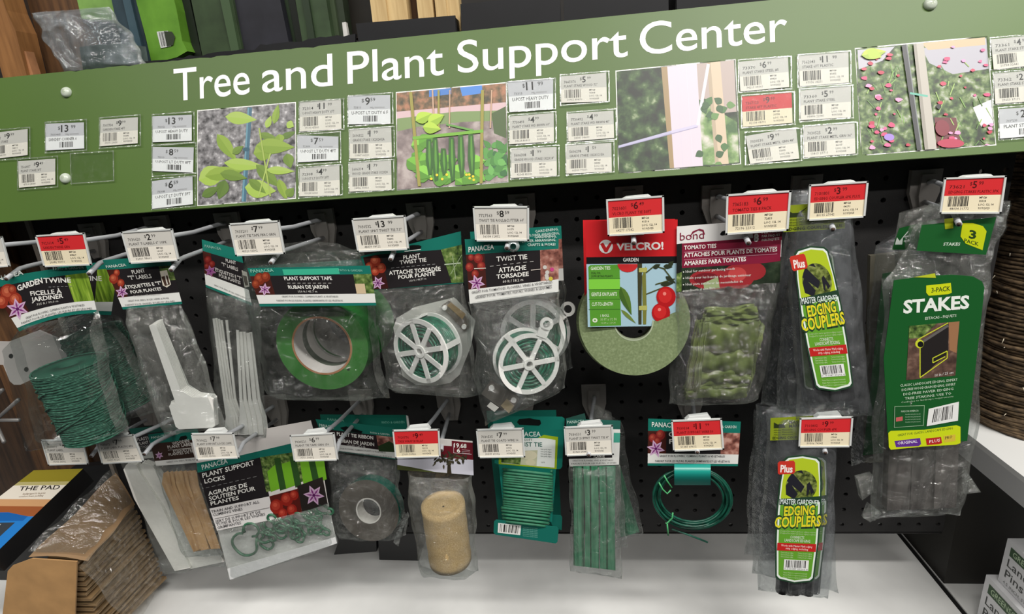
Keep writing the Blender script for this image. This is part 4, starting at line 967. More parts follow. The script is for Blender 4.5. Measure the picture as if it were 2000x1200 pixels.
# ---- plant support tape --------------------------------------------
def ring(t, name, A, B_, ro, ri, m, mi=None, seg=56, face=None):
    mb = MB(); mb.lathe(A, B_, [(0, ri), (0, ro), (1, ro), (1, ri)], m, seg, True, False, [face or m, m, face or m, mi or m]); return mb.build(name, t)
def tape():
    t = pkg('tape_bag', 'bag with a wide roll of green plant support tape', 'bag', 640, 772, -.15)
    Y = -.150
    bag(t, ((476, 500), (712, 486), (758, 774), (530, 770)), -.140, .042, 'bag', 16, 20, .002, 51, film('tape_film', .06, gloss=.12, bump=.5, bscale=30), 2.5, .06)
    mb = MB(); pts = [(476, 500), (505, 482), (600, 471), (660, 476), (697, 491), (712, 503), (722, 520), (483, 524)]
    mb.poly(px_poly(pts, -.1475), soft); mb.build('hang_tab', t)
    q = ((483, 524), (723, 519), (735, 597), (508, 599)); c, o = header(t, q, -.1865, .21, .70, .93, .16, .85, greenpic)
    c.rect((60, 176, 142), .28, .05, .74, .2, n=4); c.tomatoes([(507, 545, 11), (519, 541, 9), (500, 555, 8)], (120, 44, 26), (170, 80, 50)); c.lily(517, 566, 13, .6)
    c.rect((206, 184, 150), .85, .45, .93, .7, n=2)
    c.text('PANACEA', (490, 533), (535, 531), 6.5, (140, 196, 178), .02); c.text('PATIO & GARDEN', (662, 530), (708, 531), 4.5, (130, 190, 172), .01)
    c.text('PLANT SUPPORT TAPE', (556, 547.5), (649, 547), 7, bold=.03); c.text('RUBAN DE JARDIN', (564, 564.5), (642, 564), 7, bold=.03); c.text('150 ft / 45.7 m', (583, 572), (620, 571.5), 4.2, (206, 204, 198), .01)
    for k in range(9): c.line((190, 188, 184), (561 + 10 * k, 553.5), (567 + 10 * k, 553.4), .9)
    c.text('GREAT FOR FLOWERS, CLIMBING PLANTS & VEGETABLES', (551, 581), (661, 581), 3.4, (90, 90, 90), 0); c.text('PARFAIT POUR LES FLEURS, PLANTES GRIMPANTES ET LES VÉGÉTAUX', (541, 589), (670, 589), 3.4, (90, 90, 90), 0)
    c.finish(o)
    A, B_ = at(629, 676, -.158), at(663, 648, -.110); mp = mpp(630, 675, -.16)
    gr = mat((58, 116, 52), 0.35, noise=.18, nscale=14, key='green_tape'); 
    ring(t, 'tape_roll', A, B_, 93 * mp, 61 * mp, mat((36, 120, 44), 0.3, key='green_tape_side'), gr, face=gr)
    ring(t, 'cardboard_core', A + (A - B_) * .01, B_, 61 * mp, 57 * mp, mat((206, 200, 196), .6, key='core_card'), face=mat((170, 120, 84), .6))
    mb = MB(); mb.lathe(A.lerp(B_, .42), A.lerp(B_, .62), [(0, 56.9 * mp), (0, 56.4 * mp), (1, 56.4 * mp), (1, 56.9 * mp)], mat((92, 100, 88), .4), 48, True, False); mb.build('core_stripe', t)
    mb = MB(); p = at(681, 722, -.1585); mb.slab([p + Vector((.0018 * math.cos(a * .6), -.0006, .0014 * math.sin(a * .6))) for a in range(10)], (0, .0005, 0), mat((20, 50, 24), .5)); mb.build('hole_mark', t)
def tape_rear():
    t = pkg('tape_bag', 'rear roll of green plant support tape seen through the front roll', 'bag', 680, 760, -.09)
    A, B_ = at(668, 644, -.100), at(690, 626, -.064); mp = mpp(660, 650, -.1)
    ring(t, 'tape_roll', A, B_, 86 * mp, 56 * mp, mat((36, 120, 44), 0.3, key='green_tape_side'), mat((58, 116, 52), 0.35, noise=.18, nscale=14, key='green_tape'))
    ring(t, 'cardboard_core', A, B_, 56 * mp, 53 * mp, mat((206, 200, 196), .6, key='core_card'))
    mb = MB(); mb.slab([at(x, y, -.1) for x, y in ((505, 520), (736, 505), (738, 560), (508, 575))], (0, .0006, 0), mat((20, 90, 78), .4)); mb.build('header_card', t)
tape_rear(); tape()

# ---- spools of twist tie -------------------------------------------
def spool(t, c, Yf, rp, back, nsp, rot, ear=None, thick=None, wname='wire_coil', hub=9, coil_in=.45):
    """front wheel with spokes, hub, green wire coils and a back plate ring; `back` is the centre of the rear wheel"""
    A = at(c[0], c[1], Yf); B_ = at(back[0], back[1], Yf + .024); r = rp * mpp(c[0], c[1], Yf)
    white = mat((226, 225, 221), 0.4, key='white_spool'); ax = (B_ - A); L = ax.length; ax.normalize()
    u = ax.orthogonal().normalized(); zz = Vector((0, 0, 1)); u = (zz - ax * zz.dot(ax)).normalized(); w = ax.cross(u)
    ring(t, 'front_ring', A, A + ax * .002, r, r * .86, white)
    ring(t, 'rear_ring', B_ - ax * .002, B_, r * 1.0, r * .885, white)
    for k in range(nsp):
        a = rot + 2 * math.pi * k / nsp; d = u * math.sin(a) + w * math.cos(a); s = d.cross(ax) * r * .075
        p0, p1 = A + d * r * .1, A + d * r * .93; mb = MB()
        mb.slab([p0 - s, p1 - s, p1 + s, p0 + s], ax * .0018, white); mb.build('spoke', t)
        if k % 2 == 0:
            p = A + d * r * .985; mb = MB(); mb.slab([p - s * 1.1, p + s * 1.1, p + s * 1.1 + ax * L, p - s * 1.1 + ax * L], -d * .0015, white); mb.build('cross_bar', t)
    ring(t, 'hub', A - ax * .0012, A + ax * .006, r * .19, r * .105, white)
    mb = MB(); rr = random.Random(nsp); cm = mat((24, 92, 70), 0.4, noise=.3, nscale=160, key='green_wire')
    for k in range(22):
        f = k / 21.0; R0 = r * (coil_in + (.86 - coil_in) * f); z0 = .0035 + (L - .008) * rr.random()
        if k % 3 == 0: z0 = .0035
        n = 40; e = rr.uniform(.97, 1.0); pts = [A + ax * (z0 + .0012 * math.sin(3 * 6.283 * i / n + k)) + (u * math.sin(6.283 * i / n) * R0 * e + w * math.cos(6.283 * i / n) * R0) for i in range(n)]
        mb.tube(pts, .0013, cm, 5, closed=True)
    for k in range(9):
        z0 = .003 + (L - .006) * k / 8; n = 44; pts = [A + ax * z0 + (u * math.sin(6.283 * i / n) + w * math.cos(6.283 * i / n)) * r * .87 for i in range(n)]
        mb.tube(pts, .0014, cm, 5, closed=True)
    mb.build(wname, t)['kind'] = 'stuff'
    if ear:
        E = at(ear[0], ear[1], Yf + .010); e = r * .22
        ring(t, 'hang_ear', E, E + ax * .002, e, e * .55, white, seg=24)
        d = (A - E); d -= ax * d.dot(ax); d.normalize(); s = d.cross(ax) * e * .8; p0, p1 = E + d * e * .7, E + d * e * 2.0; mb = MB(); mb.slab([p0 - s, p1 - s, p1 + s, p0 + s], ax * .002, white); mb.build('ear_strap', t)
def plant_twist():
    t = pkg('twist_tie_pack', 'bag with an eight spoked white spool of green twist tie', 'bag', 850, 772, -.15)
    q = ((704, 501), (900, 452), (905, 553), (727, 567)); c = Card(*q, PY(-.152)); o = c.sheet(TEAL, 8, 4).build('header_card', t)
    c.poly(INK, [(744, 497), (861, 488), (882, 553), (759, 564)]); c.poly((58, 22, 20), [(709, 503), (744, 497), (759, 564), (727, 566)]); c.poly(None, [(861, 488), (902, 478), (905, 552), (882, 553)], greenpic)
    c.line((186, 198, 176), (868, 517), (900, 514), 2); c.line((150, 166, 130), (884, 500), (890, 545), 1.5); c.line((150, 166, 130), (902, 498), (880, 536), 1.2)
    c.tomatoes([(733, 510, 10), (722, 522, 9), (745, 524, 9), (733, 530, 8)]); c.lily(738, 553, 14, .1)
    c.text('PLANT', (788, 507), (821, 503), 7.5, bold=.03, up=(-.12, -1)); c.text('TWIST TIE', (781, 517), (833, 511), 7.3, bold=.03, up=(-.12, -1)); c.text('ATTACHE TORSADÉE', (760, 537.5), (861, 529), 7.6, bold=.03, up=(-.12, -1)); c.text('POUR PLANTE', (778, 545.5), (850, 538), 7.0, bold=.03, up=(-.12, -1)); c.text('160 ft / 48.77 m', (800, 551), (833, 546), 4, (190, 188, 184), .01)
    for k in range(9): c.line((160, 160, 160), (764 + 10 * k, 524 - .9 * k), (770 + 10 * k, 523.4 - .9 * k), .9)
    c.poly((12, 12, 12), [(800, 480), (806, 479), (818, 479), (823, 481), (822, 485), (804, 489), (800, 486)]); c.line((224, 224, 220), (790, 491.5), (822, 487.5), 1.6)
    c.finish(o)
    mb = MB(); pl = [(768, 640), (775, 622), (810, 601), (885, 582), (890, 584), (928, 627), (920, 676), (898, 732), (880, 748), (852, 754), (812, 752), (786, 735)]
    mb.slab(px_poly(pl, -.140), (0, .0015, 0), mat((186, 186, 180), .35, key='back_plate_plastic')); mb.build('back_plate', t)
    prism(t, 'cutter_blade', [(862, 598), (877, 587), (917, 626), (917, 641), (906, 648)], -.1425, .001, mat((146, 136, 124), .3, .8, key='steel'))
    prism(t, 'brass_strip', [(873, 597), (880, 591), (910, 614), (903, 624)], -.1435, .0008, mat((176, 146, 96), .35, .5))
    for (x, y) in ((868, 602), (906, 639)):
        mb = MB(); p = at(x, y, -.1445); mb.slab([p + Vector((.0026 * math.cos(a * .524), 0, .0026 * math.sin(a * .524))) for a in range(12)], (0, .002, 0), mat((226, 226, 222), .4)); mb.build('rivet', t)
    spool(t, (820, 687), -.170, 66, (850, 672), 8, .25)
    bag(t, ((727, 566), (905, 553), (940, 772), (760, 758)), -.150, .030, 'bag', 14, 16, .002, 61, pano, 2.0, .08)
plant_twist()
def roll_cutter(front):
    if front:
        t = pkg('twist_tie_pack', 'front bag with a six spoked white spool and steel cutter', 'bag', 1000, 825, -.16, 'roll and cutter twist tie bags')
        q = ((907.5, 467.5), (1091, 460), (1091, 570), (917.5, 594)); Y = -.160
        c, o = header(t, q, Y, .24, .78, 1.0, .2, .8, pinkpic)
    else:
        t = pkg('twist_tie_pack', 'rear bag with a white spool peeking out behind the front one', 'bag', 1060, 760, -.12, 'roll and cutter twist tie bags')
        q = ((918, 453), (1096, 441), (1101, 548), (925, 560)); Y = -.122
        c, o = header(t, q, Y, .24, .78, 1.0, .2, .8, pinkpic)
        c.text('GARDENING,', (1045, 455), (1091, 450), 5, (206, 226, 218), .02); c.text('FLOWER ARRANGING,', (1033, 463), (1093, 458), 5, (206, 226, 218), .02); c.finish(o)
        spool(t, (1040, 652), -.122, 66, (1052, 648), 6, .52, (1109, 604))
        bag(t, ((925, 555), (1100, 545), (1116, 720), (935, 770)), -.104, .026, 'bag', 12, 14, .002, 72, pano, 2.5, .1)
        return
    c.tomatoes([(934, 505, 9), (917, 522, 8), (940, 520, 8), (928, 535, 7), (920, 503, 6)], (132, 36, 34), (176, 80, 62)); c.lily(931, 553, 17, .2)
    for k in range(7): c.disc(R.choice([(196, 70, 130), (206, 190, 70), (200, 196, 190), (160, 60, 110)]), R.uniform(1060, 1086), R.uniform(520, 545), 4)
    c.line((210, 200, 190), (926, 525), (949, 524), 1.4); c.line((210, 200, 190), (1037, 528), (1056, 526), 1.4)
    c.text('PANACEA', (915, 493), (965, 487), 10, (232, 238, 232), .02, up=(-.02, -1))
    c.text('GARDENING,', (1044, 466), (1087, 464), 5, (214, 230, 222), .02); c.text('FLOWER ARRANGING,', (1016, 474), (1086, 471), 5, (214, 230, 222), .02); c.text('CRAFTS & MORE!', (1030, 481), (1085, 480), 5, (214, 230, 222), .02)
    c.text('TWIST TIE', (970, 511), (1030, 506), 9, bold=.03); c.text('ATTACHE', (974, 533), (1028, 527), 9, bold=.03); c.text('TORSADEE', (970, 545), (1033, 539), 8, bold=.03); c.text('60 ft / 18.2 m', (982, 553), (1022, 549), 5, (220, 216, 210), .01)
    for k in range(7): c.line((190, 188, 184), (957 + 13 * k, 520.5 - 1.5 * k), (964 + 13 * k, 519.7 - 1.5 * k), 1)
    c.text('GREAT FOR TOMATOES, FLOWERS, VINES & VEGETABLES', (921, 574), (1079, 553), 4.6, (86, 84, 86), .004); c.text('GRAND POUR: TOMATES, FLEURS, VIGNES & LÉGUMES', (928, 584), (1078, 563), 4.6, (86, 84, 86), .004); c.line((90, 90, 90), (931, 578), (1078, 557), .8)
    c.finish(o)
    spool(t, (1034, 712), -.178, 62, (1020, 698), 6, 0.0, (1068, 634))
    prism(t, 'cutter_blade', [(940, 770), (959, 743), (1012, 776), (1000, 806), (985, 802)], -.172, .001, mat((142, 136, 128), .3, .7, key='steel'))
    prism(t, 'cutter_window', [(978, 793), (990, 780), (1004, 793), (994, 808)], -.1735, .0008, mat((176, 160, 130), .3, .4)); prism(t, 'paper_tab', [(951, 794), (958, 786), (974, 797), (966, 805)], -.1735, .0008, mat((216, 212, 206), .5))
    for (x, y) in ((960, 759), (1003, 783)):
        mb = MB(); p = at(x, y, -.174); mb.slab([p + Vector((.0029 * math.cos(a * .524), 0, .0029 * math.sin(a * .524))) for a in range(12)], (0, .0018, 0), mat((222, 222, 218), .4)); mb.build('rivet', t)
    bag(t, ((917, 590), (1091, 566), (1108, 756), (943, 828)), -.158, .028, 'bag', 14, 16, .0025, 71, pano, 2.5, .08)
    # clear stud holding the bag shut
    mb = MB(); p = at(1003, 480, -.164); mb.lathe(p, p + Vector((0, -.004, 0)), [(0, .006), (.5, .006), (1, .003)], mat((186, 196, 196), .15, .3, key='clear_stud'), 16, False); mb.build('clear_stud', t)
roll_cutter(False); roll_cutter(True)

# ---- garden ties card with roll -------------------------------------
def garden_ties(front):
    Y = -.150 if front else -.115
    dx, dy = (0, 0) if front else (-5, -1)
    t = pkg('tie_roll_pack', ('front' if front else 'rear') + ' red garden ties card' + (' with an olive green roll below' if front else ' edge behind the front one'), 'tie roll', 1237, 731, Y, 'red garden ties cards')
    q = tuple((x + dx, y + dy) for x, y in ((1143.5, 431), (1323.5, 429), (1319.5, 637), (1148, 639)))
    c = Card(*q, PY(Y)); o = c.sheet((206, 34, 40), 6, 8).build('card', t)
    mp = mpp(1237, 630, Y + .014); A, B_ = at(1237 + dx, 628 + dy, Y + .002), at(1237 + dx, 626 + dy, Y + .016)
    vm = ramp_mat('olive_tape', 420, [(0.3, (94, 108, 71)), (0.55, (108, 122, 84)), (0.72, (122, 136, 99))], .75, 6)
    ring(t, 'tie_roll', A, B_, 104 * mp, 37 * mp, vm, mat((150, 160, 132), .6))
    ring(t, 'roll_core', A - Vector((0, .0004, 0)), B_, 37.5 * mp, 35 * mp, mat((150, 160, 134), .6))
    if front:
        sky = mat((164, 196, 210), .4)
        c.rect(None, 0, .40, 1, 1, sky, n=2); c.rect((20, 18, 20), 0, .345, 1, .41)
        c.text('VELCRO!', (1204, 489), (1296, 487), 13.5, (240, 236, 232), .035, res=3); c.text('GARDEN', (1217, 511), (1247, 511), 7, (232, 232, 228), .015)
        c.disc((240, 238, 236), 1183.5, 482, 13.5, 13.5, 24); c.poly((206, 34, 40), [(1172, 477), (1178, 474), (1184, 484), (1191, 474), (1197, 473), (1186, 493), (1181, 493)])
        c.poly((156, 30, 34), [(1207, 455), (1209, 451), (1259, 450), (1260, 456), (1255, 460), (1210, 461)]); c.line((226, 224, 220), (1206, 461), (1258, 458), 1.5)
        G = (86, 150, 48); c.poly(G, [(1149, 522), (1153, 518), (1206, 517), (1210, 521), (1213, 636), (1153, 638)]); c.poly((126, 202, 66), [(1149.5, 546), (1210.5, 545), (1211, 565), (1150, 566)])
        for y in (545, 566, 585, 605): c.line((46, 92, 34), (1149.8, y), (1211.5, y - .6), 1)
        c.text('GARDEN TIES', (1154, 528), (1192, 527), 6.5, (232, 240, 220), .015); c.text('IDEAL FOR', (1155, 536), (1173, 536), 4.5, (40, 60, 30), .01); c.text('SUPPORTING PLANTS', (1155, 542.5), (1197, 542), 4.5, (40, 60, 30), .01); c.text('GENTLE ON PLANTS', (1155, 579), (1205, 578), 7, (232, 240, 220), .015); c.text('CUT-TO-LENGTH', (1156, 598), (1197, 597), 6.5, (232, 240, 220), .015); c.text('1 ROLL', (1173, 620), (1190, 619), 5.5, (232, 240, 220), .01); c.text('50 FT x 1/2 IN', (1173, 627), (1204, 626), 5, (190, 216, 160), .0); c.text('15.2M x 1.27CM', (1174, 633), (1202, 632.5), 3.2, (190, 216, 160), .0)
        c.disc((220, 226, 206), 1162, 626, 5, 4.5); c.disc(G, 1162, 626, 2, 1.8)
        c.disc((196, 44, 46), 1226, 516, 20, 16, 16, None, 0, math.pi)
        c.poly((62, 62, 40), [(1245, 515), (1254, 515), (1253, 634), (1247, 634)]); c.poly((120, 122, 56), [(1254, 540), (1261, 520), (1263, 600), (1262, 634), (1256, 634)])
        for (x, y) in ((1248, 528), (1248, 602)): c.poly((176, 176, 96), [(x, y - 4), (x + 16, y - 5), (x + 16, y + 4), (x, y + 4)])
        leaf(c, 1212, 560, 60, 10, 1.2, (86, 118, 46), (66, 98, 38)); leaf(c, 1213, 605, 40, 4, .75, (110, 130, 60))
        for (a, b) in (((1262, 575), (1300, 560)), ((1262, 533), (1280, 518)), ((1280, 520), (1300, 526)), ((1296, 524), (1312, 545)), ((1280, 556), (1318, 545))): c.line((72, 78, 44), a, b, 2.4)
        for (x, y, L, a) in ((1276, 524, 16, -.5), (1296, 520, 18, .1), (1300, 540, 24, .6), (1290, 556, 26, -.1), (1306, 520, 14, -.8)): leaf(c, x, y, L, 5, a, (44, 52, 34))
        for (x, y, r) in ((1291, 611, 18), (1301, 580, 19)): c.disc((176, 24, 28), x, y, r, r * 1.05, 20); c.disc((200, 40, 40), x - 2, y - 2, r * .7, r * .75); c.disc((232, 130, 120), x - 3, y - 6, r * .18)
        c.line((216, 220, 214), (1280, 634), (1318, 628), 6)
    c.finish(o)
garden_ties(False); garden_ties(True)

# ---- tomato ties -----------------------------------------------------
def tomato_ties():
    t = pkg('tomato_tie_pack', 'bag of folded olive green cloth tomato ties under a maroon header', 'bag', 1400, 785, -.15)
    q = ((1322, 442.5), (1529, 427), (1523, 552), (1321, 571)); c = Card(*q, PY(-.152)); o = c.sheet((228, 226, 224), 8, 5).build('header_card', t)
    MR = (128, 26, 54)
    c.upoly(None, [(0, .27), (.05, .265), (.05, 1), (0, 1)], greenpic); c.upoly(None, [(.05, .6), (1, .6), (1, 1), (.05, 1)], ramp_mat('leaf_dark_label', 90, [(.35, (20, 28, 20)), (.6, (44, 58, 40)), (.75, (70, 80, 60))]))
    c.upoly((26, 28, 26), [(0, .27), (.05, .265), (.05, .7), (0, .72)])
    for (x, y, rx, ry) in ((1390, 546, 44, 20), (1442, 540, 32, 24), (1470, 530, 26, 18)): c.disc((150, 40, 46), x, y, rx, ry, 20); 
    c.disc((186, 66, 66), 1440, 536, 18, 14, 16); c.disc((110, 26, 34), 1380, 545, 26, 12)
    c.upoly((150, 164, 120), [(.26, .9), (.4, .82), (.42, 1), (.27, 1)])
    c.poly(MR, [(1332, 476), (1526, 461), (1524, 510), (1495, 514), (1400, 520), (1332, 524)]); c.poly(MR, [(1470, 456), (1476, 453), (1528, 449), (1527, 469), (1472, 474)])
    c.text('bond', (1328, 470), (1375, 466), 15, MR, -.002, res=3); c.poly(MR, [(1346, 464), (1353, 452), (1366, 447), (1374, 449), (1377, 458), (1374, 458), (1372, 452), (1364, 450), (1355, 455)])
    c.text('TOMATO TIES', (1336, 488), (1399, 484), 7.5, bold=.03); c.text('ATTACHES POUR PLANTS DE TOMATES', (1336, 503), (1518, 491), 8, bold=.03); c.text('AMARRES PARA TOMATES', (1336, 519), (1457, 510), 8, bold=.03)
    for y in (493, 508): c.line((206, 150, 166), (1336, y), (1518, y - 12), .9)
    c.text('8', (1472, 472), (1482, 471), 14, bold=.05); c.text('PER PACK', (1488, 457), (1524, 454), 4.5, bold=.02); c.text('PAR PAQUET', (1488, 464), (1524, 461), 4.5, bold=.02); c.text('POR PAQUETE', (1488, 471.5), (1522, 468.5), 4.5, bold=.02)
    for k, s in enumerate(('Ideal for outdoor gardening needs', 'Idéale pour les besoins de jardinage extérieur', 'Ideal para satisfacer las necesidades de', 'jardinería al aire libre')):
        y = 533 + 12.5 * k; c.text(s, (1339, y), (1339 + (96, 128, 112, 58)[k], y - 6), 4.8, (222, 222, 216), .004); c.disc((222, 222, 216), 1335, y - 1.5, 1.3)
    c.poly((14, 14, 14), [(1406, 458), (1410, 452), (1418, 450), (1418, 458), (1410, 460)])
    c.finish(o)
    # folded cloth bands
    cm = ramp_mat('olive_cloth', 55, [(0.3, (72, 84, 36)), (0.55, (94, 107, 49)), (0.72, (116, 128, 66))], .85, 6)
    def band(L_, R_, Y, amp, name='cloth_tie', ny=6):
        nx = 26
        def P(u, v):
            a = lerp(L_[0], L_[1], v); b = lerp(R_[0], R_[1], v); x, y = lerp(a, b, u)
            wv = amp * (math.sin(9 * u + 5 * v + L_[0][1]) + .6 * math.sin(23 * u - 3 * v + L_[0][0]) + .4 * math.sin(14 * v + 11 * u))
            return at(x + 1.2 * math.sin(17 * v), y + 2.2 * math.sin(8 * u + L_[0][1]), Y - .006 * math.sin(math.pi * min(1, max(0, v))) ** .5 + wv)
        mb = MB(); mb.grid(P, nx, ny, cm); mb.grid(lambda u, v: P(1 - u, v) + Vector((0, .008, 0)), nx, ny, cm); mb.build(name, t)
    rows = [((1380, 607), (1380, 622), (1478, 600), (1482, 617)), ((1377, 616), (1376, 630), (1481, 612), (1482, 626)), ((1376, 624), (1376, 640), (1482, 622), (1482, 634)), ((1364, 632), (1368, 690), (1482, 630), (1478, 694)), ((1386, 634), (1376, 690), (1494, 634), (1484, 690)),
            ((1362, 650), (1352, 722), (1478, 652), (1470, 730)), ((1378, 684), (1362, 728), (1474, 686), (1468, 736)), ((1354, 716), (1344, 752), (1470, 726), (1464, 752)), ((1348, 742), (1334, 768), (1464, 738), (1462, 762)), ((1342, 756), (1338, 780), (1462, 752), (1458, 778))]
    for k, (a, b, c1, d) in enumerate(rows): band((a, b), (c1, d), -.150 - .0012 * (k % 4) - (.003 if k in (3, 4, 6) else 0), .0021)
    for k, (x0, x1) in enumerate(((1361, 1372), (1370, 1384))): band(((x0, 630), (x0 - 22 + 4 * k, 765)), ((x1, 632), (x1 - 22 + 4 * k, 768)), -.158 - .002 * k, .0006, 'cloth_tie', 12)
    band(((1480, 634), (1462, 770)), ((1492, 632), (1470, 745)), -.156, .0006, 'cloth_tie', 12)
    bag(t, ((1321, 566), (1523, 550), (1483, 784), (1304, 790)), -.150, .021, 'bag', 14, 16, .002, 81, pano, 2.0, .1)
tomato_ties()

# ---- edging couplers ---------------------------------------------------
OUT = [(.03, .03), (.12, .005), (.5, -.012), (.88, .005), (.97, .03), (1.03, .2), (1.07, .42), (1.06, .68), (1.0, .97), (.93, .99), (.5, 1.012), (.07, .99), (0, .97), (-.06, .7), (-.08, .45), (-.04, .2)]
cpl_pic = ramp_mat('lawn_label', 240, [(.35, (48, 58, 24)), (.55, (112, 124, 58)), (.7, (150, 158, 92))])
def shrink(o, k): return [(.5 + (u - .5) * (1 - k), .5 + (v - .5) * (1 - k * .32)) for u, v in o]
def coupler_label(t, q, Y, full=True):
    c = Card(*q, PY(Y)); mb = MB(); P = [c.px(u, v) for u, v in OUT]
    mb.slab([c.pl.pt(*p) for p in P], (0, .0004, 0), mat((36, 66, 44), .4)); o = mb.build('label', t)
    if not full: c.upoly((214, 224, 206), shrink(OUT, .05)); c.upoly((112, 160, 62), shrink(OUT, .12)); c.finish(o); return
    c.upoly((226, 234, 226), shrink(OUT, .07)); G = shrink(OUT, .15)
    c.upoly((98, 158, 46), G)
    c.upoly((176, 196, 40), [G[0], G[1], G[2], G[3], G[4], (.965, .2), (.99, .34), (.01, .34), (.035, .2)])
    c.upoly(None, [(.52 + .4 * math.cos(a), .235 + .125 * math.sin(a)) for a in [math.pi * 2 * k / 22 for k in range(22)]], cpl_pic)
    for P_ in ([(.14, .2), (.26, .13), (.6, .24), (.52, .29)], [(.12, .24), (.2, .2), (.44, .3), (.36, .34), (.14, .31)], [(.66, .22), (.72, .2), (.86, .28), (.78, .3), (.74, .26), (.7, .31), (.66, .3)], [(.36, .12), (.5, .11), (.56, .14)]): c.upoly((34, 34, 42), P_)
    c.upoly((196, 52, 40), [(-.12, .06), (-.08, .045), (.28, .035), (.32, .05), (.34, .125), (.3, .14), (-.06, .15), (-.1, .14)]); utext(c, 'Plus', -.04, .13, .055, .27, (240, 232, 228), .03)
    dk = (36, 62, 44)
    c.upoly(dk, [(-.02, .345), (1.02, .31), (1.03, .355), (-.01, .395)]); utext(c, 'MASTER GARDENER', .01, .385, .042, 1.01, (226, 236, 232), .015)
    for ph, s, u0, v0, u1, v1, cap in [(p_, *w_) for p_ in (0, 1) for w_ in (('EDGING', .12, .478, .9, .458, .072), ('COUPLERS', -.1, .575, 1.08, .545, .08))]:
        a, b = c.px(u0, v0), c.px(u1, v1); hp = math.hypot(c.px(.5, 1)[0] - c.px(.5, 0)[0], c.px(.5, 1)[1] - c.px(.5, 0)[1])
        if ph == 0: c.text(s, (a[0] - 1.5, a[1] + 2), (b[0] + 1.5, b[1] + 2), cap * hp + 4, dk, .07)
        else: c.text(s, a, b, cap * hp, (226, 214, 44), .028, res=2)
    for v in (.605, .622): utext(c, 'Designed for master gardener edging couplers', .06, v, .012, .96, (190, 216, 160))
    utext(c, 'CONNECTS', .32, .655, .022, .68, (226, 236, 216), .01); utext(c, 'LANDSCAPE EDGING', .18, .682, .022, .84, (226, 236, 216), .01)
    c.upoly((190, 36, 34), [(-.0, .695), (1.0, .69), (1.0, .752), (.0, .757)]); utext(c, 'Works with Master Mark edging', .1, .722, .016, .9, (240, 220, 214), .005); utext(c, 'strip edging, including', .22, .744, .016, .8, (240, 220, 214), .005)
    for k in range(3): utext(c, 'Classic landscape edging', .1, .776 + .017 * k, .011, .42, (200, 224, 170)); utext(c, 'Terrace board edging', .54, .776 + .017 * k, .011, .9, (200, 224, 170))
    c.upoly((232, 232, 230), [(.2, .825), (.84, .822), (.84, .905), (.2, .908)]); c.barcode([c.px(u, v) for u, v in ((.25, .83), (.79, .828), (.79, .885), (.25, .888))], seed=12, n=20); utext(c, '0 711087 33206 4', .22, .903, .013, .82, (60, 60, 60))
    for k in range(3): utext(c, 'Master Mark is a registered trademark', .2, .935 + .018 * k, .011, .82, (196, 222, 166))
    c.finish(o)
def lime_band(t, q, Y):
    c = Card(*q, PY(Y)); o = c.sheet((132, 146, 30), 4, 2).build('lime_band', t)
    utext(c, 'MASTER', .42, .3, .13, .8, (40, 50, 24), .02); utext(c, 'MARK', .42, .46, .13, .68, (40, 50, 24), .02); c.upoly((40, 50, 24), [(.08, .2), (.16, .3), (.26, .3), (.42, .06), (.3, .3), (.34, .46), (.08, .46)])
    for k in range(3): utext(c, 'Albany, Minnesota', .08, .58 + .1 * k, .06, .5, (70, 80, 30))
    utext(c, 'EDGING COUPLERS PLUS', .06, .95, .11, .96, (40, 50, 24), .02); c.finish(o)
smoke = film('smoky_film', .20, gloss=.13, bump=.5, bscale=24, hcol=(176, 178, 182))
dkplastic = mat((46, 44, 46), .4, noise=.2, nscale=30, key='dark_plastic')
def couplers(label, q, lab, Y, band=None, n=3, full=True, grp='edging coupler bags', seed=1, fm=None):
    t = pkg('coupler_bag', label, 'bag', (q[2][0] + q[3][0]) / 2, max(q[2][1], q[3][1]), Y, grp)
    if lab:
        L = [lerp(lab[3], lab[2], k / n) for k in range(n + 1)]; T = [lerp(lab[0], lab[1], k / n) for k in range(n + 1)]
        for k in range(n):
            a, b = T[k], T[k + 1]; c_, d = L[k + 1], L[k]; g = (0, 26)
            mb = MB(); A, B_ = at((a[0] + b[0]) / 2, a[1] + 20, Y + .001), at((c_[0] + d[0]) / 2 , c_[1] + 18, Y + .001)
            mb.tube([A, A.lerp(B_, .5), B_], .0068, dkplastic, 12); mb.build('coupler', t)
        coupler_label(t, lab, Y - .0172, full)
    if band: lime_band(t, band, Y - .0105)
    bag(t, q, Y, .014, 'bag', 12, 18, .0018, seed, fm or smoke, 2.0, .5)
couplers('rear clear bag of edging couplers half hidden by the tomato ties', ((1545, 372), (1655, 366), (1600, 800), (1482, 792)), None, -.088, None, seed=91)
couplers('middle clear bag of edging couplers behind the upper front one', ((1552, 380), (1660, 372), (1668, 800), (1512, 800)), ((1560, 500), (1630, 490), (1640, 760), (1570, 765)), -.122, None, full=False, seed=92)
couplers('upper front bag of edging couplers with a lime and green label', ((1534, 398), (1660, 388), (1704, 810), (1556, 816)), ((1548, 488), (1618, 480), (1668, 760), (1594, 764)), -.150, ((1528, 402), (1652, 394), (1650, 446), (1530, 454)), seed=93)
couplers('rearmost clear bag of edging couplers in the bottom row', ((1472, 800), (1580, 800), (1560, 1076), (1454, 1084)), None, -.085, None, seed=94)
couplers('middle clear bag of edging couplers in the bottom row', ((1476, 790), (1600, 790), (1640, 1160), (1466, 1118)), ((1545, 890), (1618, 892), (1602, 1136), (1530, 1140)), -.112, None, full=True, seed=95)
couplers('lower front bag of edging couplers with a lime and green label', ((1500, 800), (1640, 806), (1620, 1170), (1477, 1154)), ((1529, 891), (1606, 893), (1589, 1140), (1514, 1135)), -.140, ((1505, 817), (1592, 812), (1592, 858), (1504, 861)), seed=96)

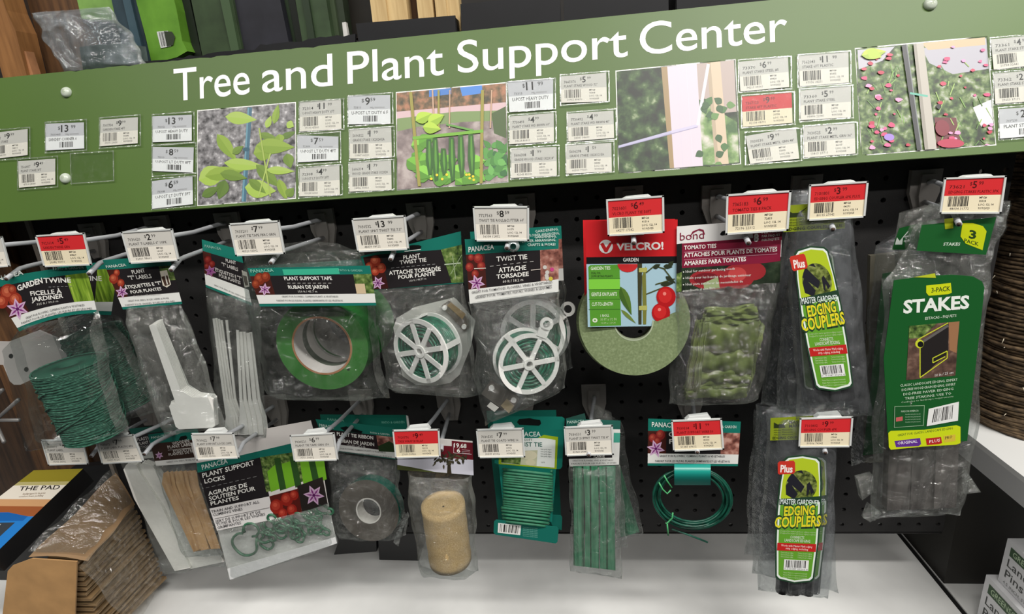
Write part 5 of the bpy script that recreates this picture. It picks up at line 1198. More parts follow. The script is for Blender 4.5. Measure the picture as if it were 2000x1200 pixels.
# ---- bags of stakes ------------------------------------------------------
DG = (22, 84, 36)
def stakes(i):
    if i == 2:
        t = pkg('stake_bag', 'rearmost bag of edging stakes, dark and mostly hidden', 'bag', 1700, 910, -.07, 'bags of edging stakes')
        prism(t, 'label', [(1724, 535), (1800, 520), (1770, 880), (1686, 890)], -.082, .0005, mat(DG, .4)); prism(t, 'stake', [(1700, 500), (1790, 490), (1770, 900), (1690, 905)], -.074, .006, mat((96, 92, 80), .5))
        bag(t, ((1712, 480), (1800, 430), (1770, 905), (1664, 905)), -.072, .014, 'bag', 8, 14, .0015, 101, smoke, 3.0, .3); return
    if i == 1:
        t = pkg('stake_bag', 'middle bag of edging stakes with a check mark on its green band', 'bag', 1730, 980, -.11, 'bags of edging stakes')
        c = Card((1756, 446), (1830, 428), (1815, 488), (1742, 488), PY(-.120)); o = c.sheet(DG, 3, 2).build('green_band', t)
        c.poly((214, 222, 214), [(1748, 478), (1752, 464), (1758, 472), (1764, 462), (1762, 478)]); c.line((206, 214, 206), (1757, 472), (1774, 452), 1.5); c.text('MASTER', (1766, 465), (1786, 461), 4, (196, 210, 196), .02); c.text('MARK', (1765, 473), (1777, 472), 4, (196, 210, 196), .02); c.finish(o)
        prism(t, 'label', [(1742, 540), (1820, 530), (1800, 860), (1728, 870)], -.120, .0005, mat(DG, .4)); prism(t, 'stake', [(1744, 560), (1820, 560), (1800, 960), (1736, 965)], -.116, .006, dkplastic)
        bag(t, ((1757, 416), (1840, 395), (1800, 980), (1720, 975)), -.112, .012, 'bag', 8, 16, .0015, 102, soft, 3.0, .3); return
    t = pkg('stake_bag', 'front bag of three dark edging stakes reading STAKES on green', 'bag', 1790, 1015, -.15, 'bags of edging stakes')
    for k in range(3):
        a0, a1 = 1742 + 46 * k, 1730 + 46 * k
        prism(t, 'stake', [(a0 + 6, 585), (a0 + 50, 580), (a1 + 46, 996 - 2 * k), (a1 + 2, 998 - 2 * k)], -.152 + .003 * (k % 2), .010, ramp_mat('stake_plastic', 14, [(.35, (52, 48, 48)), (.6, (86, 80, 78))], .35, 3, (8, 1, .4)))  # vertical shading is put into the plastic colour as streaks
    c = Card((1800, 440), (1946, 424), (1926, 498), (1790, 490), PY(-.160)); o = c.sheet(DG, 4, 3).build('green_band', t)
    c.poly((186, 196, 20), [(1880, 436), (1900, 436), (1920, 442), (1927, 452), (1919, 489), (1886, 476), (1876, 462)]); c.text('3', (1892, 465), (1906, 467), 15, (34, 60, 20), .04, up=(.1, -1)); c.text('PACK', (1883, 473), (1911, 481), 7, (34, 60, 20), .03, up=(.1, -1)); c.text('STAKES', (1842, 480), (1875, 480), 6, (200, 216, 200), .03)
    c.poly((150, 160, 24), [(1844, 428), (1862, 426), (1862, 446), (1846, 448)]); c.finish(o)
    q = ((1744, 548), (1924, 540), (1880, 842), (1734, 848)); pl = PY(-.1712); c = Card(*q, pl)
    mb = MB(); mb.slab([pl.pt(*p) for p in ((1746, 548), (1800, 540), (1860, 537), (1900, 540), (1918, 550), (1923, 562), (1919, 600), (1889, 862), (1735, 872), (1726, 700))], (0, .0005, 0), mat(DG, .38, key='green_label')); o = mb.build('label', t)
    c.poly((196, 206, 22), [(1809, 558), (1857, 553), (1859, 572), (1852, 575), (1814, 578), (1809, 572)]); c.text('3-PACK', (1819, 572), (1856, 568), 9, (34, 60, 24), .03); c.poly((176, 186, 40), [(1784, 542), (1826, 534), (1828, 543)])
    c.text('STAKES', (1764, 612), (1893, 602), 24, (226, 230, 224), .035, res=2); c.text('ESTACAS - PIQUETS', (1807, 625), (1868, 619), 5, (200, 214, 196), .02)
    c.poly(None, [(1776, 637), (1874, 628), (1866, 734), (1770, 743)], ramp_mat('soil_label', 120, [(.35, (62, 46, 40)), (.55, (96, 72, 62)), (.7, (130, 104, 90))])); c.poly(None, [(1776, 637), (1830, 632), (1800, 660), (1775, 662)], greenpic); c.poly((150, 108, 76), [(1853, 630), (1874, 628), (1868, 690), (1854, 684)])
    c.poly((34, 30, 30), [(1797, 668), (1852, 632), (1852, 690), (1798, 738)]); c.line((96, 92, 90), (1802, 668), (1852, 636), 5)
    Yl = (196, 204, 50)
    for a, b in (((1792, 664), (1852, 631)), ((1797, 680), (1797, 738)), ((1797, 738), (1850, 700)), ((1822, 700), (1850, 686)), ((1822, 700), (1822, 709)), ((1822, 709), (1846, 697)), ((1850, 686), (1850, 700))): c.line(Yl, a, b, 1.8)
    c.disc(Yl, 1796, 672, 8.5); c.disc((18, 18, 18), 1798, 673, 6); c.text('10 in / 25 cm', (1826, 736), (1862, 730), 5, (206, 200, 196), .02)
    for k, s in enumerate(('CLASSIC LANDSCAPE EDGING, EXPERT', 'DIG-FREE WOODGRAIN EDGING, EXPERT', 'DIG-FREE PAVER EDGING', 'TREE STAKING: USE TO')): c.text(s, (1758 + 3 * k, 756 + 8.5 * k), (1870 - 4 * k, 744 + 9 * k), 4.6, (190, 210, 186), .015)
    c.text('Conforms to landscape requirements', (1760, 788), (1862, 776), 3, (160, 186, 156))
    c.poly((150, 176, 146), [(1747, 794), (1806, 792), (1804, 832), (1746, 836)]); c.poly((26, 80, 38), [(1748, 795), (1805, 793), (1803, 831), (1747, 835)]); c.text('MADE IN AMERICA', (1760, 806), (1794, 804), 3.4, (180, 200, 176), .01); c.poly((190, 90, 90), [(1750, 816), (1763, 814), (1763, 822), (1750, 824)])
    for k in range(4): c.text('Assembled with global materials', (1768, 811 + 5 * k), (1798, 810 + 5 * k), 2.4, (150, 180, 150))
    c.poly((226, 226, 224), [(1814, 799), (1873, 785), (1871, 822), (1810, 833)]); c.barcode([(1825, 800), (1863, 791), (1861, 818), (1820, 826)], seed=9, n=17)
    c.poly((196, 210, 26), [(1735, 846), (1740, 842), (1805, 840), (1868, 831), (1876, 834), (1876, 866), (1868, 869), (1800, 873), (1740, 879), (1736, 874)]); c.text('GREAT FOR CLASSIC LANDSCAPE EDGING', (1753, 853), (1861, 839), 4.5, (50, 80, 30), .015)
    c.poly((92, 46, 140), [(1747, 862), (1797, 856), (1799, 868), (1794, 872), (1750, 874)]); c.text('ORIGINAL', (1753, 869), (1792, 865), 5.5, (226, 220, 232), .02); c.poly((176, 34, 36), [(1808, 857), (1838, 854), (1840, 866), (1834, 868), (1810, 870)]); c.text('PLUS', (1815, 866), (1836, 863), 5.5, (236, 220, 216), .02); c.poly((206, 180, 60), [(1843, 852), (1866, 849), (1866, 862), (1844, 865)]); c.text('PRO', (1846, 859), (1860, 856), 5.5, (60, 60, 30), .02)
    c.finish(o)
    sf = film('stake_film', .15, gloss=.13, rough=.1, bump=.7, bscale=26)
    bag(t, ((1814, 398), (1974, 392), (1925, 560), (1726, 560)), -.148, .008, 'bag_top', 10, 8, .002, 111, sf, 3.0, .8)
    bag(t, ((1727, 545), (1930, 545), (1880, 1003), (1696, 1012)), -.148, .020, 'bag', 14, 22, .0022, 112, sf, 3.5, .6)
    for (pts, dz) in (([(1884, 915), (1916, 962), (1885, 966)], .004), ([(1697, 985), (1686, 1012), (1700, 1021), (1722, 1004)], .004), ([(1706, 930), (1676, 938), (1684, 978), (1706, 962)], .008)):
        mb = MB(); mb.slab([at(x, y, -.150) for x, y in pts], (0, dz, 0), film('corner_film', haze=0.2, gloss=0.2, bump=0.9)); mb.build('film_corner', t)
for i in (2, 1, 0): stakes(i)

# ---- bottom row: plant labels ------------------------------------------------
def plant_labels():
    t = pkg('label_bag', 'bag of broad white plastic plant labels in the bottom row', 'bag', 350, 1118, -.115)
    c = Card((252, 838), (345, 828), (352, 890), (272, 897), PY(-.112)); o = c.sheet((24, 84, 72), 4, 3).build('header_card', t); c.rect(INK, 0, .2, 1, .8); c.rect(PAPER, 0, .8, 1, 1)
    c.text('PLASTIC', (268, 862), (296, 858), 6, (206, 204, 200), .02); c.text('PLANT LABELS', (271, 870), (314, 864), 6, (206, 204, 200), .02); c.text('ÉTIQUETTES', (273, 877), (312, 871), 5, (190, 188, 184), .01); c.finish(o)
    wm = mat((238, 236, 230), .5, key='white_label')
    for k in range(5):
        d = 1.6 * k
        prism(t, 'plant_label', [(241 + d, 918 - d), (246 + d, 909 - d), (254 + d, 905 - d), (266 + d, 909 - d), (276 + d, 930 - d), (316 + d, 990 - d), (371 + d, 1110 - d), (341 + d, 1116 - d), (262 + d, 975 - d)], -.122 + .0016 * k, .001, wm)
        prism(t, 'plant_label', [(272 + d, 922 - d), (272 + d, 910 - d), (282 + d, 905 - d), (298 + d, 911 - d), (306 + d, 922 - d), (380 + d, 1010 - d), (438 + d * .4, 1098 - d), (372 + d, 1112 - d), (318 + d, 994 - d)], -.118 + .0016 * k, .001, wm)
    bag(t, ((232, 880), (342, 870), (442, 1104), (322, 1122)), -.115, .011, 'bag', 10, 16, .0015, 121, soft, 2.0, .3)
    t = pkg('label_bag', 'bag of wooden plant labels in front of the white ones', 'bag', 400, 1082, -.135)
    c = Card((289, 849), (386, 838), (400, 903), (305, 911), PY(-.136)); o = c.sheet(TEAL, 4, 3).build('header_card', t); c.rect((56, 38, 30), 0, .3, 1, .84); c.rect(PAPER, 0, .84, 1, 1)
    c.text('PANACEA', (296, 858), (326, 853), 4.5, (206, 224, 214), .02); c.lily(311, 890, 8); c.text('WOODEN', (337, 870), (370, 864), 6, (226, 222, 216), .02); c.text('PLANT LABELS', (328, 877), (380, 870), 6, (226, 222, 216), .02); c.text('ÉTIQUETTES À', (339, 885), (384, 879), 5, (214, 210, 204), .015); c.text('PLANTES DE MAÏS', (330, 891), (388, 884), 5, (214, 210, 204), .015); c.line((190, 186, 180), (328, 880), (384, 874), .8)
    c.poly((12, 16, 14), [(349, 859), (353, 853), (363, 851), (366, 855), (363, 859), (352, 861)]); c.text('GREAT FOR SEEDS, BULBS & HERBS', (325, 905), (392, 898), 3, (120, 118, 116)); c.finish(o)
    wd = ramp_mat('birch_grain', 26, [(.3, (166, 126, 84)), (.6, (196, 158, 112))], .6, 4, (6, 6, .6))
    for k in range(7):
        x = 318 + 9 * k
        prism(t, 'wooden_label', [(x, 944), (x + 3, 925), (x + 6, 921), (x + 14, 922), (x + 16, 944), (x + 18 + 34, 1074 - 1.2 * k), (x + 60 - 2 * (k > 4), 1076 - 1.5 * k), (x + 56, 1077 - 1.5 * k)] if False else [(x - 2, 946 - k), (x + 1, 925 - .6 * k), (x + 9, 921 - .3 * k), (x + 12, 925), (x + 16, 950), (430 - 6 * (6 - k), 1072), (378 + 5 * k, 1079 - k)], -.141 + .0016 * (k % 3), .0012, wd)
    bag(t, ((304, 908), (400, 902), (446, 1082), (360, 1090)), -.135, .010, 'bag', 10, 14, .0014, 122, pano, 2.0, .3)
YO[0] = .06; plant_labels()

# ---- plant support locks ------------------------------------------------------
def locks():
    t = pkg('lock_bag', 'white edged bag of green plant support lock clips', 'bag', 500, 1132, -.15)
    pl = PY(-.150); c = Card((374, 868), (608, 822), (640, 985), (424, 1038), pl)
    mb = MB(); mb.slab([pl.pt(*p) for p in ((372, 866), (460, 853), (500, 842), (540, 834), (607, 822), (616, 856), (628, 905), (641, 985), (424, 1038), (400, 960))], (0, .0006, 0), mat((224, 218, 214), .45, key='bag_white')); o = mb.build('printed_panel', t)
    c.poly(TEAL, [(384, 905), (470, 890), (567, 867), (614, 857), (619, 878), (507, 896), (386, 924)]); c.poly(INK, [(387, 924), (508, 894), (526, 970), (409, 994)]); c.poly((228, 224, 222), [(409, 994), (526, 970), (536, 1015), (424, 1037)])
    c.poly(None, [(508, 894), (620, 876), (630, 930), (520, 962)], greenpic)
    for x in (522, 550, 586, 612): c.poly((112, 172, 40), [(x, 910 - (x - 520) * .12 + (12 if x == 522 else 0)), (x + 20, 904 - (x - 520) * .12), (x + 26, 955 - (x - 520) * .2), (x + 7, 962 - (x - 520) * .2)])
    for x in (535, 565, 600): c.poly((44, 78, 34), [(x, 898 - (x - 520) * .12), (x + 12, 896 - (x - 520) * .12), (x + 24, 958 - (x - 520) * .2), (x + 12, 962 - (x - 520) * .2)])
    c.poly((40, 34, 32), [(580, 950), (630, 932), (640, 985), (590, 1000)])
    c.poly((90, 26, 20), [(526, 970), (582, 955), (590, 1002), (536, 1015)]); c.tomatoes([(540, 990, 13), (560, 976, 12), (574, 968, 9), (570, 996, 10), (552, 1003, 9)], (150, 34, 24), (200, 80, 60)); c.lily(613, 968, 21, .1)
    c.text('PANACEA', (395, 918), (445, 905), 9, (226, 234, 228), .02, up=(-.2, -1)); c.text('PLANT SUPPORT', (396, 934), (497, 908), 8.5, bold=.025, up=(-.2, -1)); c.text('LOCKS', (400, 945), (440, 937), 8, bold=.025, up=(-.2, -1))
    c.text('AGRAFES DE', (407, 969), (483, 951), 7.6, bold=.025, up=(-.2, -1)); c.text('SOUTIEN POUR', (409, 979), (499, 958), 7.6, bold=.025, up=(-.2, -1)); c.text('PLANTES', (412, 988), (467, 976), 7, bold=.025, up=(-.2, -1))
    for k in range(9): c.line((130, 130, 130), (402 + 11.5 * k, 953.5 - 2.6 * k), (409 + 11.5 * k, 952 - 2.6 * k), .9)
    c.text('TRAIN AND SUPPORT ALL', (413, 1003), (507, 983), 5, (84, 82, 84), .012, up=(-.2, -1)); c.text('CLIMBING VINES', (416, 1009), (474, 997), 5, (84, 82, 84), .012, up=(-.2, -1)); c.line((120, 118, 118), (419, 1014), (526, 992), .9)
    c.text('SERT DE SUPPORT ET DE', (421, 1022), (509, 1003), 5, (84, 82, 84), .012, up=(-.2, -1)); c.text('TUTEUR POUR LES VIGNES', (423, 1028), (518, 1007), 5, (84, 82, 84), .012, up=(-.2, -1)); c.text('GRIMPANTES', (425, 1034), (471, 1024), 5, (84, 82, 84), .012, up=(-.2, -1))
    c.finish(o)
    prism(t, 'back_sheet', [(424, 1034), (641, 982), (658, 1062), (450, 1134)], -.142, .0006, mat((234, 232, 228), .5, key='bag_white2'))
    prism(t, 'bottom_seal', [(444, 1112), (655, 1050), (658, 1062), (449, 1133)], -.153, .0005, mat((232, 232, 232), .3, key='seal'))
    gm = mat((48, 96, 70), .4, noise=.15, nscale=90, key='clip_green'); rr = random.Random(5)
    def clip(x, y, s, rot, Y):
        mb = MB(); ctr = at(x, y, Y); k = mpp(x, y, Y) * s; pts = []
        for i in range(19):
            a = rot + .5 + i / 18 * 4.9; pts.append(ctr + Vector((k * math.cos(a), .0006 * math.sin(i), k * math.sin(a) * 1.05)))
        e = pts[0]; d = Vector((math.cos(rot + .2), 0, math.sin(rot + .2)))
        mb.tube([e + d * k * .55, e + d * k * .15] + pts + [pts[-1] + d * k * .5], .0019, gm, 7)
        c2 = ctr + Vector((math.cos(rot), 0, math.sin(rot))) * k * 1.7
        mb.tube([c2 + Vector((k * .62 * math.cos(rot + 3.6 + j / 12 * 5.2), -.0012, k * .62 * math.sin(rot + 3.6 + j / 12 * 5.2))) for j in range(13)], .0017, gm, 7)
        mb.build('lock_clip', t)
    clip(478, 1064, 25, 1.0, -.150)
    for i in range(20):
        u, v = rr.random(), rr.random(); x = 505 + 125 * u; y = 1044 - .27 * (x - 505) + 22 - 44 * v
        clip(x, y, rr.uniform(9, 14), rr.uniform(0, 6.28), -.146 - .004 * rr.random())
    for k in range(5): pass
    bag(t, ((424, 1034), (641, 982), (659, 1062), (449, 1134)), -.149, .010, 'bag_window', 12, 8, .0016, 131, film('milk_window', .16, gloss=.14, bump=.6, bscale=30, hcol=(226, 226, 222)), 1.0, .8)
locks(); YO[0] = .0

# ---- plant tie ribbon ------------------------------------------------------------
def ribbon():
    t = pkg('ribbon_bag', 'rear bag of plant tie ribbon, only its teal header visible', 'bag', 720, 860, -.09, 'plant tie ribbon bags')
    c = Card((625, 810), (795, 811), (798, 846), (630, 850), PY(-.095)); o = c.sheet((18, 92, 78), 4, 2).build('header_card', t); c.text('PATIO & GARDEN', (746, 828), (790, 827), 4.5, (110, 170, 152), .01); c.text('PANACEA', (640, 822), (672, 824), 5, (120, 180, 162), .02); c.finish(o)
    prism(t, 'side_fold', [(793, 812), (797, 813), (801, 842), (797, 846)], -.096, .0005, mat((200, 200, 196), .5))
    t = pkg('ribbon_bag', 'front bag with a flat dark roll of green plant tie ribbon', 'bag', 725, 1058, -.12, 'plant tie ribbon bags')
    q = ((616, 819), (769, 836), (773, 898), (640, 880)); c = Card(*q, PY(-.128)); o = c.sheet((22, 104, 90), 6, 3).build('header_card', t)
    c.rect((40, 28, 30), 0, .3, .78, .78); c.rect(None, .76, .3, 1, .8, pinkpic); c.rect(PAPER, 0, .76, 1, .97)
    c.poly((40, 60, 30), [(738, 884 - 12), (760, 862), (770, 868), (771, 884), (740, 882)]); c.poly((6, 10, 10), [(664, 836), (676, 833), (708, 843), (706, 847), (672, 842)])
    c.text('PANACEA', (624, 834), (652, 838), 6, (206, 226, 216), .02, up=(-.1, -1)); c.text('PATIO & GARDEN', (724, 847), (761, 851), 3.5, (190, 214, 204), .01); c.text('PLANT TIE RIBBON', (658, 851), (729, 859), 6.5, bold=.03, up=(-.05, -1)); c.text('RUBAN DE JARDIN', (660, 864), (731, 872), 6.5, bold=.03, up=(-.05, -1)); c.text('150 FT / 45.7 M', (679, 872), (714, 876), 4, (206, 202, 198), .01)
    c.text('GREAT FOR FLOWERS, CLIMBING PLANTS & VEGETABLES', (652, 877), (754, 886), 3.4, (96, 94, 94)); c.text('PARFAIT POUR LES FLEURS, PLANTES GRIMPANTES ET LES VÉGÉTAUX', (652, 883), (766, 895), 3.4, (96, 94, 94)); c.finish(o)
    mp = mpp(722, 996, -.13); A, B_ = at(720, 998, -.134), at(731, 986, -.116)
    fc = mat((86, 80, 74), .45, noise=.12, nscale=24, key='ribbon_side'); ring(t, 'ribbon_roll', A, B_, 62 * mp, 25 * mp, mat((20, 104, 88), .25, key='ribbon_edge'), fc, face=fc)
    ring(t, 'roll_core', A - Vector((0, .0006, 0)), B_, 26 * mp, 23.5 * mp, mat((216, 212, 206), .5))
    bag(t, ((640, 879), (775, 897), (797, 1046), (656, 1044)), -.122, .026, 'bag', 14, 14, .0022, 141, pano, 2.6, .2)
    mb = MB(); mb.slab([at(x, y, -.122) for x, y in ((796, 1000), (800, 1008), (786, 1034), (778, 1068), (768, 1060), (775, 1040))], (0, .001, 0), film('corner_film', haze=0.2, gloss=0.2, bump=0.9)); mb.build('film_corner', t)
YO[0] = .055; ribbon(); YO[0] = .0

# ---- burlap tree wrap ---------------------------------------------------------------
def burlap():
    t = pkg('tree_wrap_bag', 'bag with an upright roll of tan burlap tree wrap', 'bag', 878, 1116, -.14)
    q = ((777, 850), (923, 862), (925, 929), (776, 918)); c = Card(*q, PY(-.146)); o = c.sheet((196, 194, 204), 6, 3).build('header_card', t)
    MR = (104, 24, 36)
    c.rect((216, 212, 208), 0, 0, 1, .22); c.rect(MR, .1, .2, 1, .56); c.rect(None, 0, .55, 1, 1, mat((200, 200, 212), .4)); c.upoly(MR, [(.72, .04), (1, .05), (1, .4), (.72, .4)])
    c.upoly((70, 76, 40), [(0, .86), (.2, .9), (.5, .985), (1, 1), (0, 1)])
    c.poly((50, 44, 32), [(874, 908), (880, 908), (882, 926), (873, 926)])
    for k in range(46):
        a = R.uniform(0, 6.28); r_ = R.uniform(.2, 1); x, y = 878 + 34 * r_ * math.cos(a), 898 + 13 * r_ * math.sin(a); leaf(c, x, y, R.uniform(6, 12), R.uniform(1.5, 3), R.uniform(0, 6.28), R.choice([(60, 56, 40), (78, 72, 52), (46, 44, 32)]))
    c.text('19.68', (887, 874), (911, 876), 8, bold=.035); c.text('6', (892, 884), (899, 884.5), 7.5, bold=.035); c.line((206, 180, 186), (886, 867), (886, 885), 1); c.line((206, 180, 186), (886, 885), (921, 888), 1)
    for k in range(3): c.line((200, 170, 176), (902, 879 + 3 * k), (918, 880.5 + 3 * k), .8)
    c.finish(o)
    bm = ramp_mat('burlap_weave', 800, [(.3, (166, 136, 90)), (.55, (190, 162, 114)), (.72, (210, 184, 138))], .85, 6)
    A, B_ = at(865, 984, -.150), at(880, 1094, -.150); r = 42 * mpp(870, 1030, -.15); mb = MB(); pr = []
    for i in range(13): pr.append((i / 12, r * (1 + .012 * math.sin(i * 1.9))))
    mb.lathe(A, B_, [(.05, r * .05), (.02, r * .5), (.03, r * .55), (.0, r * .8)] + pr + [(1.0, r * .2)], bm, 40, False); mb.build('burlap_roll', t)
    bag(t, ((794, 922), (924, 928), (934, 1114), (822, 1108)), -.146, .031, 'bag', 12, 16, .0022, 151, soft, 2.0, .3)
burlap()

# ---- soft twist tie on card -------------------------------------------------------------
def soft_tie(front):
    if not front:
        t = pkg('soft_tie_card', 'rear teal card of soft twist tie behind the front one', 'tie card', 1050, 1037, -.11, 'soft twist tie cards')
        c = Card((950, 803), (1086, 801), (1097, 1036), (975, 1034), PY(-.112)); c.sheet((18, 92, 80), 4, 6).build('card', t); return
    t = pkg('soft_tie_card', 'front card wound with thick green foam coated wire', 'tie card', 1028, 1062, -.14, 'soft twist tie cards')
    pl = PY(-.138); c = Card((962, 814), (1102, 817), (1097, 916), (965, 907), pl); T2 = (20, 112, 98)
    mb = MB(); mb.slab([pl.pt(*p) for p in ((966, 814), (1098, 815), (1103, 819), (1098, 912), (1094, 917), (1086, 917), (1078, 1020), (985, 1010), (974, 908), (966, 905), (962, 819))], (0, .0006, 0), mat(T2, .4)); o = mb.build('card', t)
    c.poly((150, 176, 30), [(1062, 850), (1090, 854), (1087, 917), (974, 907), (974, 895)]); c.poly((222, 226, 222), [(978, 856), (1062, 856), (1085, 860), (1083, 914), (979, 905)]); c.poly((190, 190, 160), [(1016, 881), (1050, 880), (1048, 911), (1014, 908)]); c.poly(None, [(979, 890), (1018, 892), (1016, 908), (979, 904)], greenpic)
    c.disc((214, 208, 180), 1035, 890, 14, 9); c.disc((206, 200, 170), 1036, 904, 10, 6)
    c.text('PANACEA', (1000, 853), (1056, 853), 9, (226, 234, 228), .015); c.text('SOFT', (1024, 862), (1040, 862), 4.5, (60, 90, 80), .01); c.text('TWIST TIE', (1004, 872), (1059, 873), 8, (32, 92, 80), .03)
    for k in range(4): c.text('foam gently shapes', (1056, 879 + 4.5 * k), (1077, 880 + 4.5 * k), 2.6, (90, 100, 96))
    c.text('16 ft', (1057, 905), (1064, 905), 3, (90, 100, 96)); c.poly((8, 12, 12), [(1010, 825), (1014, 819), (1026, 818), (1034, 817), (1042, 819), (1055, 821), (1057, 828), (1053, 832), (1014, 830)]); c.finish(o)
    pl2 = PY(-.1445); c2 = Card((966, 1016), (1091, 1031), (1088, 1062), (964, 1042), pl2); mb = MB(); mb.slab([pl2.pt(*p) for p in ((969, 1016), (1088, 1030), (1091, 1034), (1089, 1059), (1085, 1062), (968, 1045), (964, 1041), (965, 1019))], (0, .0006, 0), mat((22, 104, 92), .4)); o2 = mb.build('bottom_flap', t)
    c2.poly((226, 226, 222), [(973, 1022), (1018, 1027), (1016, 1046), (972, 1041)]); c2.barcode([(977, 1024), (1014, 1028), (1012, 1043), (976, 1039)], seed=4, n=12)
    for k in range(6): c2.text('Panacea Products Corporation Columbus', (1021, 1031 + 3.4 * k), (1050, 1034 + 3.4 * k), 2.2, (130, 190, 176))
    c2.finish(o2)
    prism(t, 'side_tab', [(1070, 1006), (1095, 1007), (1098, 1011), (1097, 1036), (1080, 1030)], -.131, .0006, mat((22, 104, 92), .4))
    gm = mat((38, 104, 76), .6, noise=.12, nscale=120, key='foam_green'); pts = []; N = 19
    for i in range(N * 20):
        f = i / (N * 20); th = 2 * math.pi * i / 20; y = 917 + 106 * f; xc = 1031 - 4 * (f > .75) ; hw = 47 - 4 * max(0, f - .75) * 4
        x = xc + hw * math.cos(th); dy = 4 * math.cos(th) + 2 * math.sin(f * 14)
        pts.append(at(x, y + dy, -.139 - .0095 * math.sin(th) * -1 if False else -.139 + .0095 * math.sin(th)))
    mb = MB(); mb.tube(pts, .00165, gm, 8); mb.build('foam_wire', t)
soft_tie(False); soft_tie(True)

# ---- bundle of green twist ties --------------------------------------------------------------
def tie_bundle():
    gm = ramp_mat('tie_green', 60, [(.3, (46, 108, 78)), (.6, (76, 138, 106)), (.75, (104, 160, 130))], .5, 4, (4, 4, .5))
    t = pkg('tie_bundle_bag', 'rear bag of green twist ties fanned out to the right', 'bag', 1230, 1062, -.085, 'green twist tie bags')
    for k in range(6): prism(t, 'twist_tie', [(1182 + 4 * k, 900), (1188 + 4 * k, 900), (1214 + 7 * k, 1050 - 2 * k), (1206 + 7 * k, 1052 - 2 * k)], -.09 + .001 * (k % 3), .001, gm)
    bag(t, ((1168, 800), (1212, 825), (1256, 1044), (1186, 1060)), -.09, .008, 'bag', 8, 12, .002, 161, pano, 2, .4)
    bag(t, ((1160, 790), (1194, 806), (1228, 1068), (1150, 1076)), -.10, .006, 'inner_bag', 8, 12, .002, 163, soft, 2, .4)
    t = pkg('tie_bundle_bag', 'front bag packed with flat green twist ties', 'bag', 1165, 1130, -.14, 'green twist tie bags')
    c = Card((1105, 818), (1212, 822), (1209, 908), (1112, 912), PY(-.142)); o = c.sheet((36, 92, 82), 4, 3).build('header_card', t)
    c.rect(PAPER, .55, .2, 1, 1); c.rect(INK, 0, .66, .86, .84); c.rect(PAPER, 0, .84, 1, 1); c.rect((70, 160, 140), .88, .28, 1, .5)
    c.text('PANACEA', (1108, 828), (1142, 826), 5.5, (180, 206, 196), .02); c.text('PLANTE', (1160, 895), (1181, 894), 6, bold=.03); c.text('GREAT FOR FLOWERS, VINES & VEGETABLES', (1118, 902), (1198, 901), 3, (96, 94, 94)); c.text('PARFAIT POUR LES FLEURS, VIGNES', (1116, 908), (1204, 906), 3, (96, 94, 94)); c.finish(o)
    prism(t, 'folded_header', [(1106, 818), (1142, 808), (1147, 832), (1108, 838)], -.141, .0005, mat((36, 74, 66), .45))
    for k in range(16):
        x = 1119 + 5.1 * k; j = R.uniform(-4, 4)
        prism(t, 'twist_tie', [(x, 912), (x + 7, 912), (x + 7.5 + j, 1000), (x + 8 + j * .5, 1106 + k * .6), (x + .5 + j * .5, 1105 + k * .6), (x + j, 1000)], -.146 + .0022 * math.cos(k * 2.1) - .003 * math.sin(math.pi * k / 12), .0014, gm)
    bag(t, ((1112, 908), (1210, 906), (1213, 1128), (1115, 1114)), -.142, .0125, 'bag', 12, 18, .0016, 162, film('tie_film', .14, gloss=.14, bump=.6, bscale=30), 1.6, .5)
tie_bundle()

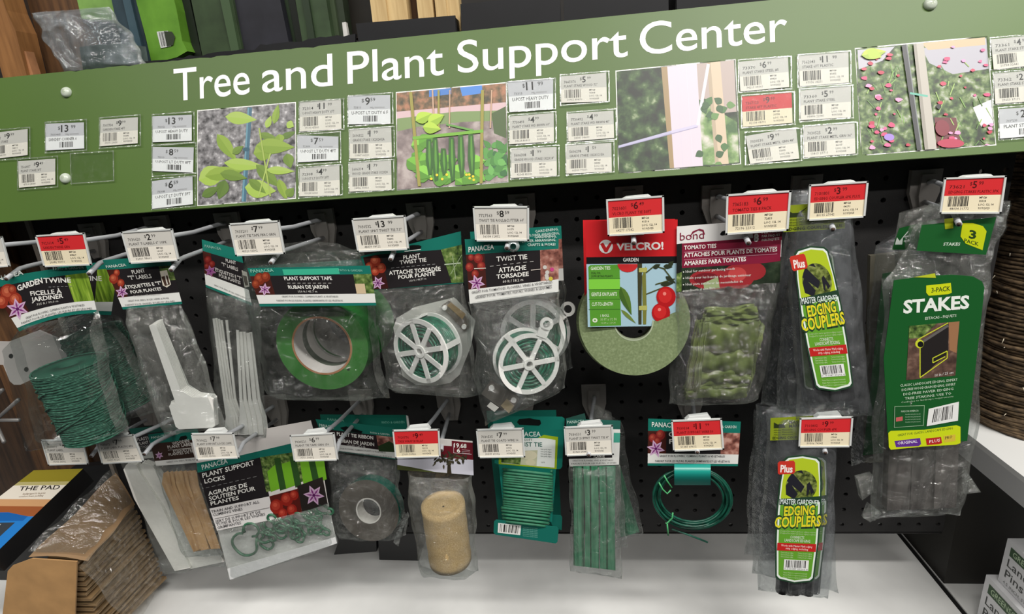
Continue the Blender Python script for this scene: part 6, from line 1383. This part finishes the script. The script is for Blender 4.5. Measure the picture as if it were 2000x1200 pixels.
# ---- ring of coated wire ------------------------------------------------------------------------
def wire_ring():
    t = pkg('wire_ring_pack', 'ring of dark green coated wire hanging from a teal card', 'wire ring', 1350, 1040, -.14)
    q = ((1266, 818), (1447, 824), (1441, 911), (1265, 910)); c, o = header(t, q, -.146, .26, .74, .95, .2, .8, pinkpic)
    c.tomatoes([(1290, 850, 9), (1275, 856, 8), (1284, 862, 7)], (132, 36, 34), (176, 80, 62)); c.lily(1281, 877, 18, .2)
    c.text('PANACEA', (1273, 834), (1324, 836), 9, (230, 236, 230), .02); c.text('PATIO & GARDEN', (1392, 836), (1438, 837), 5, (206, 222, 214), .01); c.text('COATED WIRE', (1306, 853), (1400, 856), 8.5, bold=.03); c.text('FIL ENROBÉ', (1307, 867), (1398, 869), 8.5, bold=.03)
    c.text('GREAT FOR FLOWERS, CLIMBING PLANTS & VEGETABLES', (1288, 893), (1416, 894), 4, (92, 90, 92)); c.text('PARFAIT POUR LES FLEURS, PLANTES GRIMPANTES ET LES VÉGÉTAUX', (1280, 903), (1426, 904), 4, (92, 90, 92)); c.finish(o)
    # loop of the card around the wire
    mb = MB(); mb.grid(lambda u, v: at(1317 + 71 * u, 907 + 41 * v, -.146 - .010 * math.sin(math.pi * (.1 + .9 * v))), 6, 8, mat((28, 140, 128), .3, key='teal_loop')); mb.grid(lambda u, v: at(1317 + 71 * u, 907 + 41 * v, -.138), 2, 2, mat((28, 140, 128), .3, key='teal_loop')); mb.build('card_loop', t)
    cm = mat((20, 70, 56), .35, noise=.25, nscale=100, key='coated_wire'); mb = MB(); rr = random.Random(4)
    for k in range(13):
        pts = []; R1 = 62 + 15 * k / 12; R2 = 50 + 13 * k / 12 + rr.uniform(-1, 1); cx, cy = 1352 + rr.uniform(-2, 2), 972 + rr.uniform(-1.5, 1.5) + .15 * k; yo = rr.uniform(0, .012)
        for i in range(40):
            a = 6.283 * i / 40; pts.append(at(cx + R1 * math.cos(a), cy + R2 * math.sin(a) + 4 * math.cos(a + .5), -.146 + yo + .003 * math.sin(2 * a + k)))
        mb.tube(pts, .0013, cm, 6, closed=True)
    mb.build('wire_coil', t)['kind'] = 'stuff'
    mb = MB(); mb.tube([at(x, y, -.14) for x, y in ((1312, 1034), (1330, 1040), (1352, 1048), (1382, 1060))], .0011, cm, 6); mb.build('wire_end', t)
    lg = mat((70, 160, 100), .45)
    for P in (((1297, 929), (1303, 940), (1312, 953)), ((1287, 943), (1294, 956), (1303, 965), (1310, 958)), ((1314, 1002), (1313, 1012), (1303, 1023), (1300, 1022)), ((1303, 1023), (1305, 1046))):
        mb = MB(); mb.tube([at(x, y, -.152) for x, y in P], .0009, lg, 6); mb.build('wire_tie', t)
wire_ring()
